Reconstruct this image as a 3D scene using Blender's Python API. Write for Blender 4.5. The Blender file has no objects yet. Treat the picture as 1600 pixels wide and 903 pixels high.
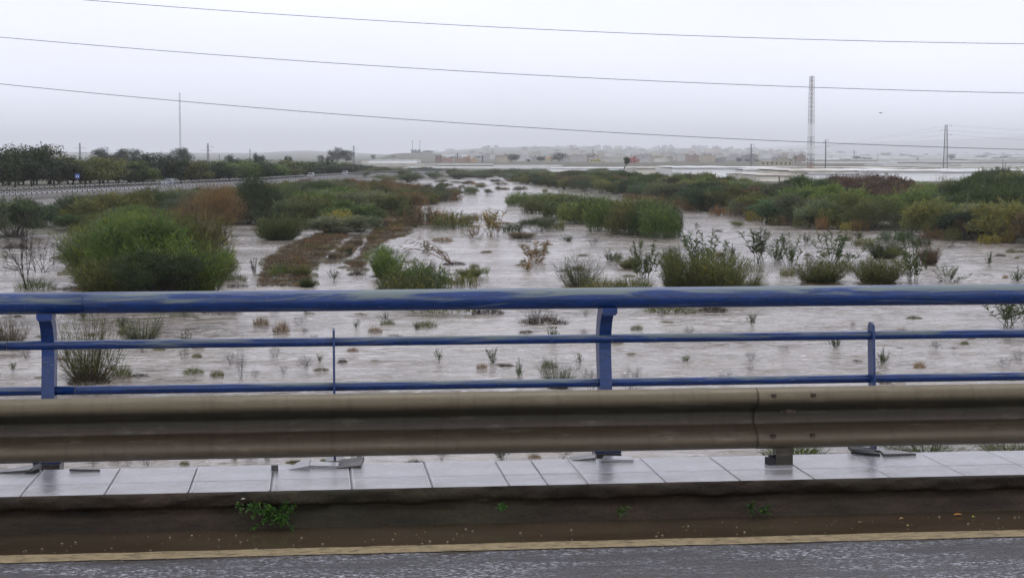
import bpy, bmesh, math, random
import numpy as np
from mathutils import Vector, Matrix, Euler
R = math.radians
random.seed(7); rng = np.random.default_rng(7)
SC = bpy.context.scene
COL = SC.collection

# ------------------------------------------------------------------ camera
FPX = 2700.0; CX = 800.0; CY = 451.5; HZ = 245.0; CAMH = 9.0; S = 1.5
PITCH = math.atan((CY - HZ) / FPX); YAW = math.atan(310.0 / FPX)
cam_d = bpy.data.cameras.new("camera"); cam = bpy.data.objects.new("camera", cam_d); COL.objects.link(cam)
cam_d.sensor_width = 36.0; cam_d.lens = FPX / 1600 * 36; cam_d.clip_start = 0.1; cam_d.clip_end = 150000
cam.location = (0, 0, CAMH); cam.rotation_euler = (math.pi / 2 - PITCH, 0, -YAW)
SC.camera = cam
sy, cy_, sp, cp = math.sin(YAW), math.cos(YAW), math.sin(PITCH), math.cos(PITCH)
FW = np.array([sy * cp, cy_ * cp, -sp]); RT = np.array([cy_, -sy, 0.0]); UP = np.cross(RT, FW)

# ------------------------------------------------------------------ sky, sun, exposure
W = bpy.data.worlds.new("World"); SC.world = W; W.use_nodes = True
wt = W.node_tree; wt.nodes.clear()
def wn(t, **k):
    n = wt.nodes.new(t)
    for a, b in k.items(): setattr(n, a, b)
    return n
wo = wn('ShaderNodeOutputWorld'); bg = wn('ShaderNodeBackground'); bg2 = wn('ShaderNodeBackground'); mx = wn('ShaderNodeMixShader')
sky = wn('ShaderNodeTexSky', sky_type='NISHITA'); sky.sun_disc = False
SUN_EL, SUN_AZ = R(62), R(20)
sky.sun_elevation = SUN_EL; sky.sun_rotation = SUN_AZ
tc = wn('ShaderNodeTexCoord'); sep = wn('ShaderNodeSeparateXYZ'); mr = wn('ShaderNodeMapRange')
wt.links.new(tc.outputs['Generated'], sep.inputs[0]); wt.links.new(sep.outputs['Z'], mr.inputs[0])
mr.inputs[1].default_value = -0.02; mr.inputs[2].default_value = 0.22
cr = wn('ShaderNodeValToRGB')
cr.color_ramp.elements[0].color = (1.12, 1.145, 1.34, 1); cr.color_ramp.elements[1].color = (0.96, 0.975, 1.10, 1)
e = cr.color_ramp.elements.new(0.5); e.color = (0.99, 1.005, 1.15, 1)
wt.links.new(mr.outputs[0], cr.inputs[0])
mp = wn('ShaderNodeMapping'); mp.inputs['Scale'].default_value = (1.5, 1.5, 7)
nz = wn('ShaderNodeTexNoise'); nz.inputs['Scale'].default_value = 2.2; nz.inputs['Detail'].default_value = 5
wt.links.new(tc.outputs['Generated'], mp.inputs[0]); wt.links.new(mp.outputs[0], nz.inputs['Vector'])
mr2 = wn('ShaderNodeMapRange'); mr2.inputs[1].default_value = .3; mr2.inputs[2].default_value = .7; mr2.inputs[3].default_value = .93; mr2.inputs[4].default_value = 1.05
wt.links.new(nz.outputs[0], mr2.inputs[0])
vm = wn('ShaderNodeVectorMath', operation='SCALE'); wt.links.new(cr.outputs[0], vm.inputs[0]); wt.links.new(mr2.outputs[0], vm.inputs['Scale'])
wt.links.new(vm.outputs[0], bg.inputs[0]); bg.inputs[1].default_value = 1.22
wt.links.new(sky.outputs[0], bg2.inputs[0]); bg2.inputs[1].default_value = 0.06
mx.inputs[0].default_value = 0.08
wt.links.new(bg.outputs[0], mx.inputs[1]); wt.links.new(bg2.outputs[0], mx.inputs[2]); wt.links.new(mx.outputs[0], wo.inputs[0])
sl = bpy.data.lights.new("sun", 'SUN'); sl.energy = 0.5; sl.angle = R(25); sl.color = (1, .97, .93)
so = bpy.data.objects.new("sun", sl); COL.objects.link(so); so.rotation_euler = (math.pi / 2 - SUN_EL, 0, math.pi - SUN_AZ)
SC.view_settings.view_transform = 'Standard'; SC.view_settings.look = 'None'
SC.view_settings.exposure = 0.0; SC.view_settings.gamma = 1.0
SC.cycles.use_denoising = True; SC.cycles.denoising_prefilter = 'ACCURATE'; SC.cycles.denoising_input_passes = 'RGB_ALBEDO_NORMAL'
SC.cycles.max_bounces = 9; SC.cycles.diffuse_bounces = 3; SC.cycles.glossy_bounces = 3; SC.cycles.volume_bounces = 5
SC.cycles.transmission_bounces = 3

# ------------------------------------------------------------------ helpers
def ray(px, py):
    d = FW + RT * ((px - CX) / FPX) + UP * ((CY - py) / FPX)
    return d
def at_z(px, py, z=0.0):
    d = ray(px, py); t = (z - CAMH) / d[2]; return np.array([0, 0, CAMH]) + d * t
def at_Y(px, py, Y):
    d = ray(px, py); t = Y / d[1]; return np.array([0, 0, CAMH]) + d * t
def gd(D): return D * S * max(1.0, D / 700.0) ** .8       # survey distance -> metres; the far plain is compressed in the survey
def gdinv(d): return np.where(d <= 700 * S, d / S, 700 * (np.maximum(d, 1) / (700 * S)) ** (1 / 1.8))
def at_D(px, D, z=0.0):          # a point at survey distance D in the direction of an image column
    D = gd(D)
    h = np.array([sy, cy_, 0]) * D + RT * ((px - CX) / FPX * D); return np.array([h[0], h[1], z])
def rise(py, D): return CAMH + (HZ - py) * gd(D) / FPX

def hsh(ix, iy, s=0):
    n = (ix.astype(np.int64) * 374761393 + iy.astype(np.int64) * 668265263 + s * 974711) & 0x7fffffff
    n = ((n ^ (n >> 13)) * 1274126177) & 0x7fffffff
    return ((n ^ (n >> 16)) & 0xffff) / 65535.0
def vnoise(x, y, s=0):
    x = np.asarray(x, float); y = np.asarray(y, float)
    ix = np.floor(x); iy = np.floor(y); fx = x - ix; fy = y - iy
    fx = fx * fx * (3 - 2 * fx); fy = fy * fy * (3 - 2 * fy)
    a = hsh(ix, iy, s); b = hsh(ix + 1, iy, s); c = hsh(ix, iy + 1, s); d = hsh(ix + 1, iy + 1, s)
    return (a * (1 - fx) + b * fx) * (1 - fy) + (c * (1 - fx) + d * fx) * fy
def fbm(x, y, o=4, s=0):
    v = 0; a = .5
    for i in range(o): v = v + a * vnoise(x * 2 ** i, y * 2 ** i, s + i); a *= .5
    return v

def new_obj(name, data, parent=None, loc=None, rotz=None):
    o = bpy.data.objects.new(name, data); COL.objects.link(o)
    if parent is not None: o.parent = parent
    if loc is not None: o.location = loc
    if rotz is not None: o.rotation_euler = (0, 0, rotz)
    return o
def tag(o, label, cat, group=None):
    o['label'] = label; o['category'] = cat
    if group: o['group'] = group
    return o
def thing(name, label, cat, loc=(0, 0, 0), rotz=0, group=None):
    o = new_obj(name, None, None, loc, rotz); o.empty_display_size = .2
    return tag(o, label, cat, group)
def structure(o): o['kind'] = 'structure'; return o
def stuff(o): o['kind'] = 'stuff'; return o
def copy_tree(o, parent=None, color=None):
    c = o.copy(); COL.objects.link(c)
    if parent is not None: c.parent = parent
    if color is not None: c.color = color
    for ch in list(o.children): copy_tree(ch, c, color)
    return c

class MB:                         # collects shapes, builds ONE mesh
    def __init__(s): s.v = []; s.f = []; s.n = 0; s.t = []; s.m = []
    def add(s, V, Fs, tint=.5, mi=0):
        V = np.asarray(V, float).reshape(-1, 3); s.v.append(V)
        for f in Fs: s.f.append([i + s.n for i in f]); s.t.append(tint); s.m.append(mi)
        s.n += len(V); return s
    def box(s, c, d, rz=0, tint=.5, mi=0, rx=0, ry=0):
        x, y, z = d[0] / 2, d[1] / 2, d[2] / 2
        V = np.array([[-x, -y, -z], [x, -y, -z], [x, y, -z], [-x, y, -z], [-x, -y, z], [x, -y, z], [x, y, z], [-x, y, z]])
        if rz or rx or ry:
            M = np.array(Euler((rx, ry, rz)).to_matrix()); V = V @ M.T
        return s.add(V + np.array(c), [(3, 2, 1, 0), (4, 5, 6, 7), (0, 1, 5, 4), (1, 2, 6, 5), (2, 3, 7, 6), (3, 0, 4, 7)], tint, mi)
    def tube(s, pts, rad, seg=6, tint=.5, cap=True, mi=0):
        pts = [np.array(p, float) for p in pts]; n = len(pts)
        if not hasattr(rad, '__len__'): rad = [rad] * n
        V = []
        for i, p in enumerate(pts):
            t = pts[min(i + 1, n - 1)] - pts[max(i - 1, 0)]; t = t / (np.linalg.norm(t) + 1e-9)
            a = np.array([0, 0, 1.]) if abs(t[2]) < .9 else np.array([1., 0, 0])
            u = np.cross(t, a); u /= np.linalg.norm(u); w = np.cross(t, u)
            for k in range(seg):
                an = 2 * math.pi * k / seg; V.append(p + (u * math.cos(an) + w * math.sin(an)) * rad[i])
        F_ = []
        for i in range(n - 1):
            for k in range(seg):
                k2 = (k + 1) % seg; F_.append((i * seg + k, i * seg + k2, (i + 1) * seg + k2, (i + 1) * seg + k))
        if cap: F_ += [tuple(range(seg)), tuple((n - 1) * seg + k for k in reversed(range(seg)))]
        return s.add(V, F_, tint, mi)
    def mesh(s, name, mats, smooth=False):
        V = np.concatenate(s.v) if s.v else np.zeros((0, 3))
        me = bpy.data.meshes.new(name); me.from_pydata(V.tolist(), [], s.f)
        a = me.attributes.new('tint', 'FLOAT', 'FACE'); a.data.foreach_set('value', np.array(s.t, dtype=np.float32))
        for m in (mats if isinstance(mats, (list, tuple)) else [mats]): me.materials.append(m)
        if max(s.m, default=0) > 0: me.polygons.foreach_set('material_index', np.array(s.m, dtype=np.int32))
        if smooth: me.polygons.foreach_set('use_smooth', np.ones(len(me.polygons), dtype=bool))
        me.update(); return me
    def build(s, name, mats, parent=None, loc=None, smooth=False, rotz=None):
        return new_obj(name, s.mesh(name, mats, smooth), parent, loc, rotz)

def tri_mesh(name, V, F3, mat, tint=None, smooth=False):
    V = np.asarray(V, np.float32); F3 = np.asarray(F3, np.int32); k = F3.shape[1]
    me = bpy.data.meshes.new(name); me.vertices.add(len(V)); me.vertices.foreach_set('co', V.ravel())
    me.loops.add(F3.size); me.loops.foreach_set('vertex_index', F3.ravel())
    me.polygons.add(len(F3)); me.polygons.foreach_set('loop_start', np.arange(0, F3.size, k, dtype=np.int32))
    if tint is not None:
        a = me.attributes.new('tint', 'FLOAT', 'FACE'); a.data.foreach_set('value', np.asarray(tint, np.float32))
    me.materials.append(mat); me.update(calc_edges=True); me.validate()
    if smooth: me.polygons.foreach_set('use_smooth', np.ones(len(F3), dtype=bool))
    return me
def join_arr(parts):
    Vs, Fs, Ts, n = [], [], [], 0
    for V, F_, T in parts: Vs.append(V); Fs.append(F_ + n); Ts.append(T); n += len(V)
    return np.concatenate(Vs), np.concatenate(Fs), np.concatenate(Ts)

# ------------------------------------------------------------------ materials
def mat(name, base=(.5, .5, .5), rough=.6, metal=0.0, spec=.5):
    m = bpy.data.materials.new(name); m.use_nodes = True; b = m.node_tree.nodes['Principled BSDF']
    b.inputs['Base Color'].default_value = (*base, 1); b.inputs['Roughness'].default_value = rough
    b.inputs['Metallic'].default_value = metal; b.inputs['Specular IOR Level'].default_value = spec
    return m, m.node_tree, b
def node(nt, t, **k):
    n = nt.nodes.new(t)
    for a, b in k.items():
        if hasattr(n, a): setattr(n, a, b)
        else: n.inputs[a].default_value = b
    return n
def coords(nt, kind='Object', scale=(1, 1, 1)):
    t = node(nt, 'ShaderNodeTexCoord'); m = node(nt, 'ShaderNodeMapping'); m.inputs['Scale'].default_value = scale
    nt.links.new(t.outputs[kind], m.inputs[0]); return m.outputs[0]
def noise(nt, vec, scale, detail=4, rough=.55, dist=0):
    n = node(nt, 'ShaderNodeTexNoise'); n.inputs['Scale'].default_value = scale; n.inputs['Detail'].default_value = detail
    n.inputs['Roughness'].default_value = rough; n.inputs['Distortion'].default_value = dist
    nt.links.new(vec, n.inputs['Vector']); return n.outputs[0]
def ramp(nt, src, stops):
    r = node(nt, 'ShaderNodeValToRGB'); el = r.color_ramp.elements
    while len(el) > 1: el.remove(el[0])
    el[0].position = stops[0][0]; el[0].color = (*stops[0][1], 1)
    for p, c in stops[1:]: q = el.new(p); q.color = (*c, 1)
    nt.links.new(src, r.inputs[0]); return r.outputs[0]
def mixc(nt, fac, a, b, mode='MIX'):
    m = node(nt, 'ShaderNodeMix', data_type='RGBA', blend_type=mode)
    for i, v in ((0, fac), (6, a), (7, b)):
        if hasattr(v, 'is_linked'): nt.links.new(v, m.inputs[i])
        else: m.inputs[i].default_value = v if i == 0 else (*v, 1)
    return m.outputs[2]
def bump(nt, b, h, strength, dist, prev=None):
    n = node(nt, 'ShaderNodeBump'); n.inputs['Strength'].default_value = strength; n.inputs['Distance'].default_value = dist
    nt.links.new(h, n.inputs['Height'])
    if prev: nt.links.new(prev, n.inputs['Normal'])
    if b: nt.links.new(n.outputs[0], b.inputs['Normal'])
    return n.outputs[0]
def rng_node(nt, src, a, b, c=0, d=1):
    m = node(nt, 'ShaderNodeMapRange'); nt.links.new(src, m.inputs[0])
    for i, v in enumerate((a, b, c, d)): m.inputs[i + 1].default_value = v
    return m.outputs[0]
def math_node(nt, op, a, b):
    m = node(nt, 'ShaderNodeMath', operation=op)
    for i, v in enumerate((a, b)):
        if hasattr(v, 'is_linked'): nt.links.new(v, m.inputs[i])
        else: m.inputs[i].default_value = v
    return m.outputs[0]

M = {}
def foliage(name, trans=.25, rough=.55):       # object colour x a random tint per leaf
    m, nt, b = mat(name, rough=rough, spec=.25)
    oi = node(nt, 'ShaderNodeObjectInfo'); at = node(nt, 'ShaderNodeAttribute', attribute_name='tint')
    sc = rng_node(nt, at.outputs['Fac'], 0, 1, .5, 1.75)
    v = node(nt, 'ShaderNodeVectorMath', operation='SCALE'); nt.links.new(oi.outputs['Color'], v.inputs[0]); nt.links.new(sc, v.inputs['Scale'])
    hi = math_node(nt, 'GREATER_THAN', at.outputs['Fac'], .86)
    c = mixc(nt, hi, v.outputs[0], (1.5, 1.15, .6), 'MULTIPLY')
    tn = noise(nt, coords(nt), 4.5, 3)
    c2 = mixc(nt, rng_node(nt, tn, .35, .68, 0, 1), c, (1.12, 1.0, .85), 'MULTIPLY')
    nt.links.new(c2, b.inputs['Base Color'])
    tr = node(nt, 'ShaderNodeBsdfTranslucent'); nt.links.new(c2, tr.inputs['Color'])
    ms = node(nt, 'ShaderNodeMixShader'); ms.inputs[0].default_value = trans
    nt.links.new(b.outputs[0], ms.inputs[1]); nt.links.new(tr.outputs[0], ms.inputs[2])
    nt.links.new(ms.outputs[0], nt.nodes['Material Output'].inputs['Surface']); return m
M['leaf'] = foliage('leaf')
def simple(name, base, rough=.7, metal=0., nscale=8, var=.35, bmp=.2, bd=.01):
    m, nt, b = mat(name, base, rough, metal)
    n = noise(nt, coords(nt), nscale, 5)
    c = mixc(nt, rng_node(nt, n, .3, .7), tuple(x * (1 - var) for x in base), tuple(min(1, x * (1 + var)) for x in base))
    nt.links.new(c, b.inputs['Base Color']); bump(nt, b, n, bmp, bd); return m
M['bark'] = simple('bark', (.075, .06, .045), .85, 0, 14, .4, .6)
M['dead_wood'] = simple('dead_wood', (.035, .026, .02), .7, 0, 14, .4, .6)
M['mud'] = simple('mud', (.10, .07, .045), .5, 0, 3, .4, .8, .08)
M['litter'] = simple('litter', (.13, .085, .045), .75, 0, 3, .5, .4)
M['white_wall'] = simple('white_wall', (.62, .6, .55), .8, 0, .6, .12, .1)
M['concrete'] = simple('concrete', (.19, .178, .165), .75, 0, 1.2, .22, .4, .02)
M['concrete_pale'] = simple('concrete_pale', (.42, .41, .40), .7, 0, 1, .15, .1)
M['road_far'] = simple('road_far', (.10, .10, .105), .4, 0, 1, .15, .2)
M['steel'] = simple('steel', (.20, .20, .21), .5, .5, 2, .2, .1)
M['dark_steel'] = simple('dark_steel', (.05, .05, .055), .5, .3, 2, .2, .1)
M['red_paint'] = simple('red_paint', (.30, .09, .07), .6, 0, 2, .2, .1)
M['rust_paint'] = simple('rust_paint', (.13, .07, .06), .6, 0, 2, .2, .1)
M['white_paint'] = simple('white_paint', (.70, .68, .65), .6, 0, 2, .12, .1)
M['plastic'] = simple('plastic', (.62, .62, .60), .5, 0, .05, .10, .1)
M['plastic_grey'] = simple('plastic_grey', (.46, .43, .36), .6, 0, .1, .2, .1)
M['dark_net'] = simple('dark_net', (.10, .10, .10), .8, 0, 1, .3, .1)
M['wet_slab'] = simple('wet_slab', (.07, .062, .055), .3, 0, 12, .5, .8, .01)
M['rubber'] = simple('rubber', (.015, .015, .015), .6, 0, 9, .3, .2)
M['glass'] = simple('glass', (.02, .025, .03), .08, 0, 1, .1, 0)
M['cable'] = simple('cable', (.16, .16, .17), .6, 0, 1, .1, 0)
M['sign_blue'] = simple('sign_blue', (.02, .08, .32), .4, 0, 2, .1, 0)
M['sign_white'] = simple('sign_white', (.75, .75, .75), .4, 0, 2, .05, 0)
M['car_silver'] = simple('car_silver', (.50, .54, .60), .25, .2, 1, .05, 0)
M['car_white'] = simple('car_white', (.72, .72, .72), .25, 0, 1, .05, 0)
M['lamp_red'] = simple('lamp_red', (.35, .02, .02), .3, 0, 1, .05, 0)
M['terracotta'] = simple('terracotta', (.34, .17, .11), .8, 0, .5, .25, .2)
def objcol(name, rough=.8):
    m, nt, b = mat(name, rough=rough); oi = node(nt, 'ShaderNodeObjectInfo'); n = noise(nt, coords(nt), .4, 3)
    nt.links.new(mixc(nt, rng_node(nt, n, .3, .7, 0, .3), oi.outputs['Color'], (.45, .42, .38), 'MULTIPLY'), b.inputs['Base Color']); return m
M['facade'] = objcol('facade')

# water: silty brown flood, short choppy ripples
m, nt, b = mat('flood_water', (.2, .15, .11), .14); M['water'] = m
b.inputs['IOR'].default_value = 1.33
vec = coords(nt, 'Object'); big = noise(nt, coords(nt, 'Object', (.035, .09, 1)), 1.0, 4, .6, .6)
nt.links.new(ramp(nt, big, [(.32, (.085, .062, .044)), (.47, (.16, .13, .10)), (.62, (.30, .27, .235))]), b.inputs['Base Color'])
fo = noise(nt, coords(nt, 'Object', (.55, 2.6, 1)), 1.0, 5, .7, 1.2); fo2 = noise(nt, coords(nt, 'Object', (.05, .12, 1)), 1.0, 3, .6)
foam = math_node(nt, 'MULTIPLY', rng_node(nt, fo, .56, .66), rng_node(nt, fo2, .42, .60, .15, 1))
base_col = b.inputs['Base Color'].links[0].from_socket; nt.links.new(mixc(nt, foam, base_col, (.62, .59, .56)), b.inputs['Base Color']); nt.links.new(rng_node(nt, foam, 0, 1, .14, .5), b.inputs['Roughness'])
h1 = noise(nt, coords(nt, 'Object', (.42, 1.0, 1)), 1.0, 2, .5, .9)
h2 = noise(nt, coords(nt, 'Object', (1.5, 3.2, 1)), 1.0, 2, .5, .6)
h3 = noise(nt, coords(nt, 'Object', (.10, .26, 1)), 1.0, 4, .6, .8)
rg = node(nt, 'ShaderNodeMath', operation='MULTIPLY_ADD'); nt.links.new(h1, rg.inputs[0]); rg.inputs[1].default_value = 2.4
nt.links.new(h2, rg.inputs[2])
patch = rng_node(nt, h3, .34, .66, .35, 1.0)
hh = math_node(nt, 'MULTIPLY', rg.outputs[0], patch)
bump(nt, b, hh, 1.0, .20)

# weathered blue paint
def blue_mat(name, fade, sx=1.0):
    m, nt, b = mat(name, (.012, .04, .26), .32, 0, .5)
    n1 = noise(nt, coords(nt, 'Object', (.8 * sx, 11, 11)), 1.7, 5, .62, .9); n2 = noise(nt, coords(nt, 'Object', (5, 30, 30)), 2.5, 4)
    blue = mixc(nt, rng_node(nt, n2, .3, .7), (.006, .025, .085), (.009, .044, .20))
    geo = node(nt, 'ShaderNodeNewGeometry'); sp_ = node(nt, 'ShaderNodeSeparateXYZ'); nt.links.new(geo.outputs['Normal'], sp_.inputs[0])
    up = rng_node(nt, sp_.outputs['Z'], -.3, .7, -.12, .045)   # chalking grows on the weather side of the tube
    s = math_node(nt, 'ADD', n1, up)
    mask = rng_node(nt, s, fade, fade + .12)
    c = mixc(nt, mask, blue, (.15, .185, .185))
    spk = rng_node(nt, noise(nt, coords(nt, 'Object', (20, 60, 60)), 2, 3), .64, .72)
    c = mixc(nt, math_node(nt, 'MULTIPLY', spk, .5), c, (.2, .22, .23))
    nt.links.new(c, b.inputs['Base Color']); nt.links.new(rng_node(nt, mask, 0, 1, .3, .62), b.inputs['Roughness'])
    bump(nt, b, n2, .15, .002); return m
M['blue_tube'] = blue_mat('blue_tube', .485); M['blue_rail'] = blue_mat('blue_rail', .49); M['blue_post'] = blue_mat('blue_post', .56, 4)

# muddy galvanised guardrail
m, nt, b = mat('guardrail', (.2, .16, .11), .42, .25); M['guard'] = m
t = node(nt, 'ShaderNodeTexCoord'); s_ = node(nt, 'ShaderNodeSeparateXYZ'); nt.links.new(t.outputs['Object'], s_.inputs[0])
n1 = noise(nt, coords(nt, 'Object', (.8, 14, 14)), 2.2, 6, .65); n2 = noise(nt, coords(nt, 'Object', (14, 30, 30)), 2.5, 4, .6)
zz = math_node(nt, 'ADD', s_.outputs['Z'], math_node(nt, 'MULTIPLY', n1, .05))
c = ramp(nt, rng_node(nt, zz, 0, .37), [(.0, (.04, .036, .026)), (.16, (.10, .08, .048)), (.34, (.066, .047, .030)), (.50, (.052, .042, .030)), (.55, (.05, .05, .036)), (.74, (.05, .046, .032)), (.8, (.105, .085, .048)), (1, (.13, .108, .062))])  # mud lower down; lit top ridge and shaded valley are put into the colour
c = mixc(nt, rng_node(nt, n2, .3, .72), c, (1.2, 1.15, 1.1), 'MULTIPLY')
c = mixc(nt, rng_node(nt, n1, .52, .72, 0, .6), c, (.11, .085, .055))
n5 = noise(nt, coords(nt, 'Object', (9, 1, .8)), 2.0, 5, .7); c = mixc(nt, rng_node(nt, n5, .52, .70, 0, .55), c, (.6, .52, .42), 'MULTIPLY'); n6 = noise(nt, coords(nt, 'Object', (1.5, 6, 6)), 3.0, 6, .75); c = mixc(nt, rng_node(nt, n6, .54, .70, 0, .5), c, (.20, .18, .13))
nt.links.new(c, b.inputs['Base Color']); nt.links.new(rng_node(nt, n1, .3, .7, .40, .6), b.inputs['Roughness']); bump(nt, b, n2, .12, .003)
M['bolt'] = simple('bolt', (.10, .07, .05), .5, .4, 20, .4, .4)

# wet paving
m, nt, b = mat('wet_tile', (.25, .25, .255), .16); M['tile'] = m
n9 = noise(nt, coords(nt, 'Generated'), 3.0, 6, .7)
n1 = noise(nt, coords(nt), 2.2, 5, .6); n2 = noise(nt, coords(nt, 'Object', (14, 32, 10)), 1.3, 4, .6)
nt.links.new(ramp(nt, n1, [(.3, (.19, .18, .17)), (.5, (.33, .32, .325)), (.72, (.46, .455, .475))]), b.inputs['Base Color'])
nt.links.new(rng_node(nt, n1, .3, .7, .10, .24), b.inputs['Roughness']); bump(nt, b, n2, .6, .008)
M['grout'] = simple('grout', (.16, .15, .145), .4, 0, 20, .4, .4)
m, nt, b = mat('grout_white', (.42, .415, .42), .2); M['grout_white'] = m

# kerb concrete
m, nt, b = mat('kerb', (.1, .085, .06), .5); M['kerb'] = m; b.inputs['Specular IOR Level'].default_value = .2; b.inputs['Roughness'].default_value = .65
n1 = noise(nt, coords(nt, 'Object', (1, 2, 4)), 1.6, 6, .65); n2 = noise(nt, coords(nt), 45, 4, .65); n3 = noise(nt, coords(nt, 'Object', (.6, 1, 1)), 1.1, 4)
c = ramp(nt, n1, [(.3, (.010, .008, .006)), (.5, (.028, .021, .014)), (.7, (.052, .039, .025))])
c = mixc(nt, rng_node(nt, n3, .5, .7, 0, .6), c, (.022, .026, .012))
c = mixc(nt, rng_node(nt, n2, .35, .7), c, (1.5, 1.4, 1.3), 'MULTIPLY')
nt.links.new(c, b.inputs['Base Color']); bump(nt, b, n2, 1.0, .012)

# wet asphalt, silty film by the kerb
m, nt, b = mat('wet_asphalt', (.05, .05, .05), .25); M['asphalt'] = m
t = node(nt, 'ShaderNodeTexCoord'); s_ = node(nt, 'ShaderNodeSeparateXYZ'); nt.links.new(t.outputs['Object'], s_.inputs[0])
e1 = noise(nt, coords(nt, 'Object', (1.6, 4, 1)), 1.5, 6, .7); gr = noise(nt, coords(nt), 75, 3, .7); gr2 = noise(nt, coords(nt, 'Object', (7, 20, 10)), 1.5, 6, .75)
yy = math_node(nt, 'ADD', s_.outputs['Y'], math_node(nt, 'MULTIPLY', e1, .42))
film = rng_node(nt, yy, 8.04, 8.12)
sil = noise(nt, coords(nt, 'Object', (.7, 1.5, 1)), 2, 5)
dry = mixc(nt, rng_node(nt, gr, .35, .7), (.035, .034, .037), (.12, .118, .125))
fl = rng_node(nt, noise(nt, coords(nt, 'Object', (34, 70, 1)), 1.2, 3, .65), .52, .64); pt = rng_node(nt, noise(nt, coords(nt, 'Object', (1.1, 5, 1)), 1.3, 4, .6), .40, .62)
dry = mixc(nt, math_node(nt, 'MULTIPLY', fl, pt), dry, (.55, .56, .60))  # pale flecks in patches: sky glints on wet asphalt put into the colour
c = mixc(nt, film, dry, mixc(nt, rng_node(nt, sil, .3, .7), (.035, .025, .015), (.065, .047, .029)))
nt.links.new(c, b.inputs['Base Color'])
nt.links.new(rng_node(nt, film, 0, 1, .17, .10), b.inputs['Roughness'])
gh = math_node(nt, 'ADD', math_node(nt, 'MULTIPLY', gr, .10), gr2)
hh = math_node(nt, 'MULTIPLY', gh, rng_node(nt, film, 0, 1, 1.0, .06)); bump(nt, b, hh, 1.0, .011)
# worn road line
m, nt, b = mat('road_line', (.4, .35, .2), .35); M['line'] = m
n1 = noise(nt, coords(nt, 'Object', (4, 10, 1)), 3.5, 6, .72); n2 = noise(nt, coords(nt), 60, 3)
c = mixc(nt, rng_node(nt, n2, .3, .7), (.24, .185, .10), (.38, .30, .17)); c = mixc(nt, rng_node(nt, n1, .50, .60), c, (.10, .075, .045))
nt.links.new(c, b.inputs['Base Color']); bump(nt, b, n2, .3, .004)

# terrain
m, nt, b = mat('terrain', (.1, .08, .05), .8); M['terrain'] = m
n1 = noise(nt, coords(nt), .05, 6, .6); n2 = noise(nt, coords(nt), .6, 6, .7); n3 = noise(nt, coords(nt), .004, 4)
c = ramp(nt, n1, [(.3, (.045, .05, .022)), (.5, (.075, .066, .038)), (.7, (.065, .072, .035))])
c = mixc(nt, rng_node(nt, n2, .3, .7), c, (1.5, 1.4, 1.3), 'MULTIPLY')
c = mixc(nt, rng_node(nt, n3, .35, .6, .1, .7), c, (.055, .060, .040))
nt.links.new(c, b.inputs['Base Color']); bump(nt, b, n2, 1, .25)

# ------------------------------------------------------------------ land heights
def poly(pts, z=0.0): return np.array([at_z(x, y, z)[:2] for x, y in pts])
far = lambda px, D: at_D(px, D)[:2]
RB = np.vstack([poly([(795, 284), (900, 302), (960, 309), (1070, 326), (1130, 334), (1200, 346), (1290, 353), (1400, 361), (1480, 370), (1600, 378), (1800, 392)]),
                [[260, 90], [500, 40], [12000, -300]], [far(2600, 9000), far(780, 9000), far(785, 560)]])
LB = np.vstack([[[-12000, -300], [-500, 20], [-160, 60]], poly([(-260, 400), (-60, 378), (80, 366), (200, 362), (380, 350), (470, 352), (560, 362), (630, 352), (640, 336), (600, 326), (700, 316), (720, 309), (640, 300), (600, 292), (660, 281), (760, 276)]),
                [far(700, 620), far(660, 9000), far(-900, 9000)]])
FARB = np.array([far(560, 580), far(900, 540), far(1100, 600), far(1000, 9000), far(500, 9000)])
HWPX = [(-700, 372), (-350, 334), (-150, 318), (0, 306), (100, 300.5), (200, 295.5), (300, 290.3), (380, 286.5), (440, 282.5), (500, 278.5), (560, 274.5), (600, 272), (650, 269.5), (700, 267.5)]
HW = np.array([at_z(x, y, 3.0)[:2] for x, y in HWPX])
HWP = np.vstack([HW, [HW[-1] + np.array([-300, 3000])], [[-3000, 5000], [-9000, 0]], [HW[0] + np.array([-3000, -200])]])
TRK1 = poly([(402, 448), (415, 410), (448, 386), (500, 366), (541, 362), (541, 370), (520, 390), (487, 422), (478, 448)])
TRK2 = poly([(508, 412), (545, 378), (566, 368), (566, 376), (553, 396), (530, 412)])
TRK3 = poly([(546, 420), (562, 400), (577, 372), (590, 352), (650, 350), (640, 366), (600, 378), (575, 398), (562, 430)])
ISL = [poly([(615, 352), (650, 332), (735, 342), (740, 358), (680, 362)]), poly([(590, 452), (620, 420), (700, 430), (720, 452), (700, 490), (620, 490)]),
       poly([(120, 462), (110, 420), (160, 395), (300, 395), (350, 430), (350, 462), (300, 500)])]
def sdist(P, Q):
    P = np.asarray(P, float).reshape(-1, 2); d = np.full(len(P), 1e18); ins = np.zeros(len(P), bool)
    n = len(Q)
    for i in range(n):
        a = Q[i]; b_ = Q[(i + 1) % n]; ab = b_ - a; L = ab @ ab + 1e-12
        t = np.clip(((P - a) @ ab) / L, 0, 1); q = P - a - t[:, None] * ab; d = np.minimum(d, (q * q).sum(1))
        c = ((a[1] > P[:, 1]) != (b_[1] > P[:, 1])); dy = b_[1] - a[1]; dy = dy if abs(dy) > 1e-12 else 1e-12
        ins ^= c & (P[:, 0] < (b_[0] - a[0]) * (P[:, 1] - a[1]) / dy + a[0])
    d = np.sqrt(d); return np.where(ins, d, -d)
TX = [-900, 0, 200, 400, 440, 480, 560, 600, 680, 720, 760, 800, 850, 900, 950, 1000, 1060, 1100, 1180, 1250, 1400, 1600, 2600]
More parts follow.
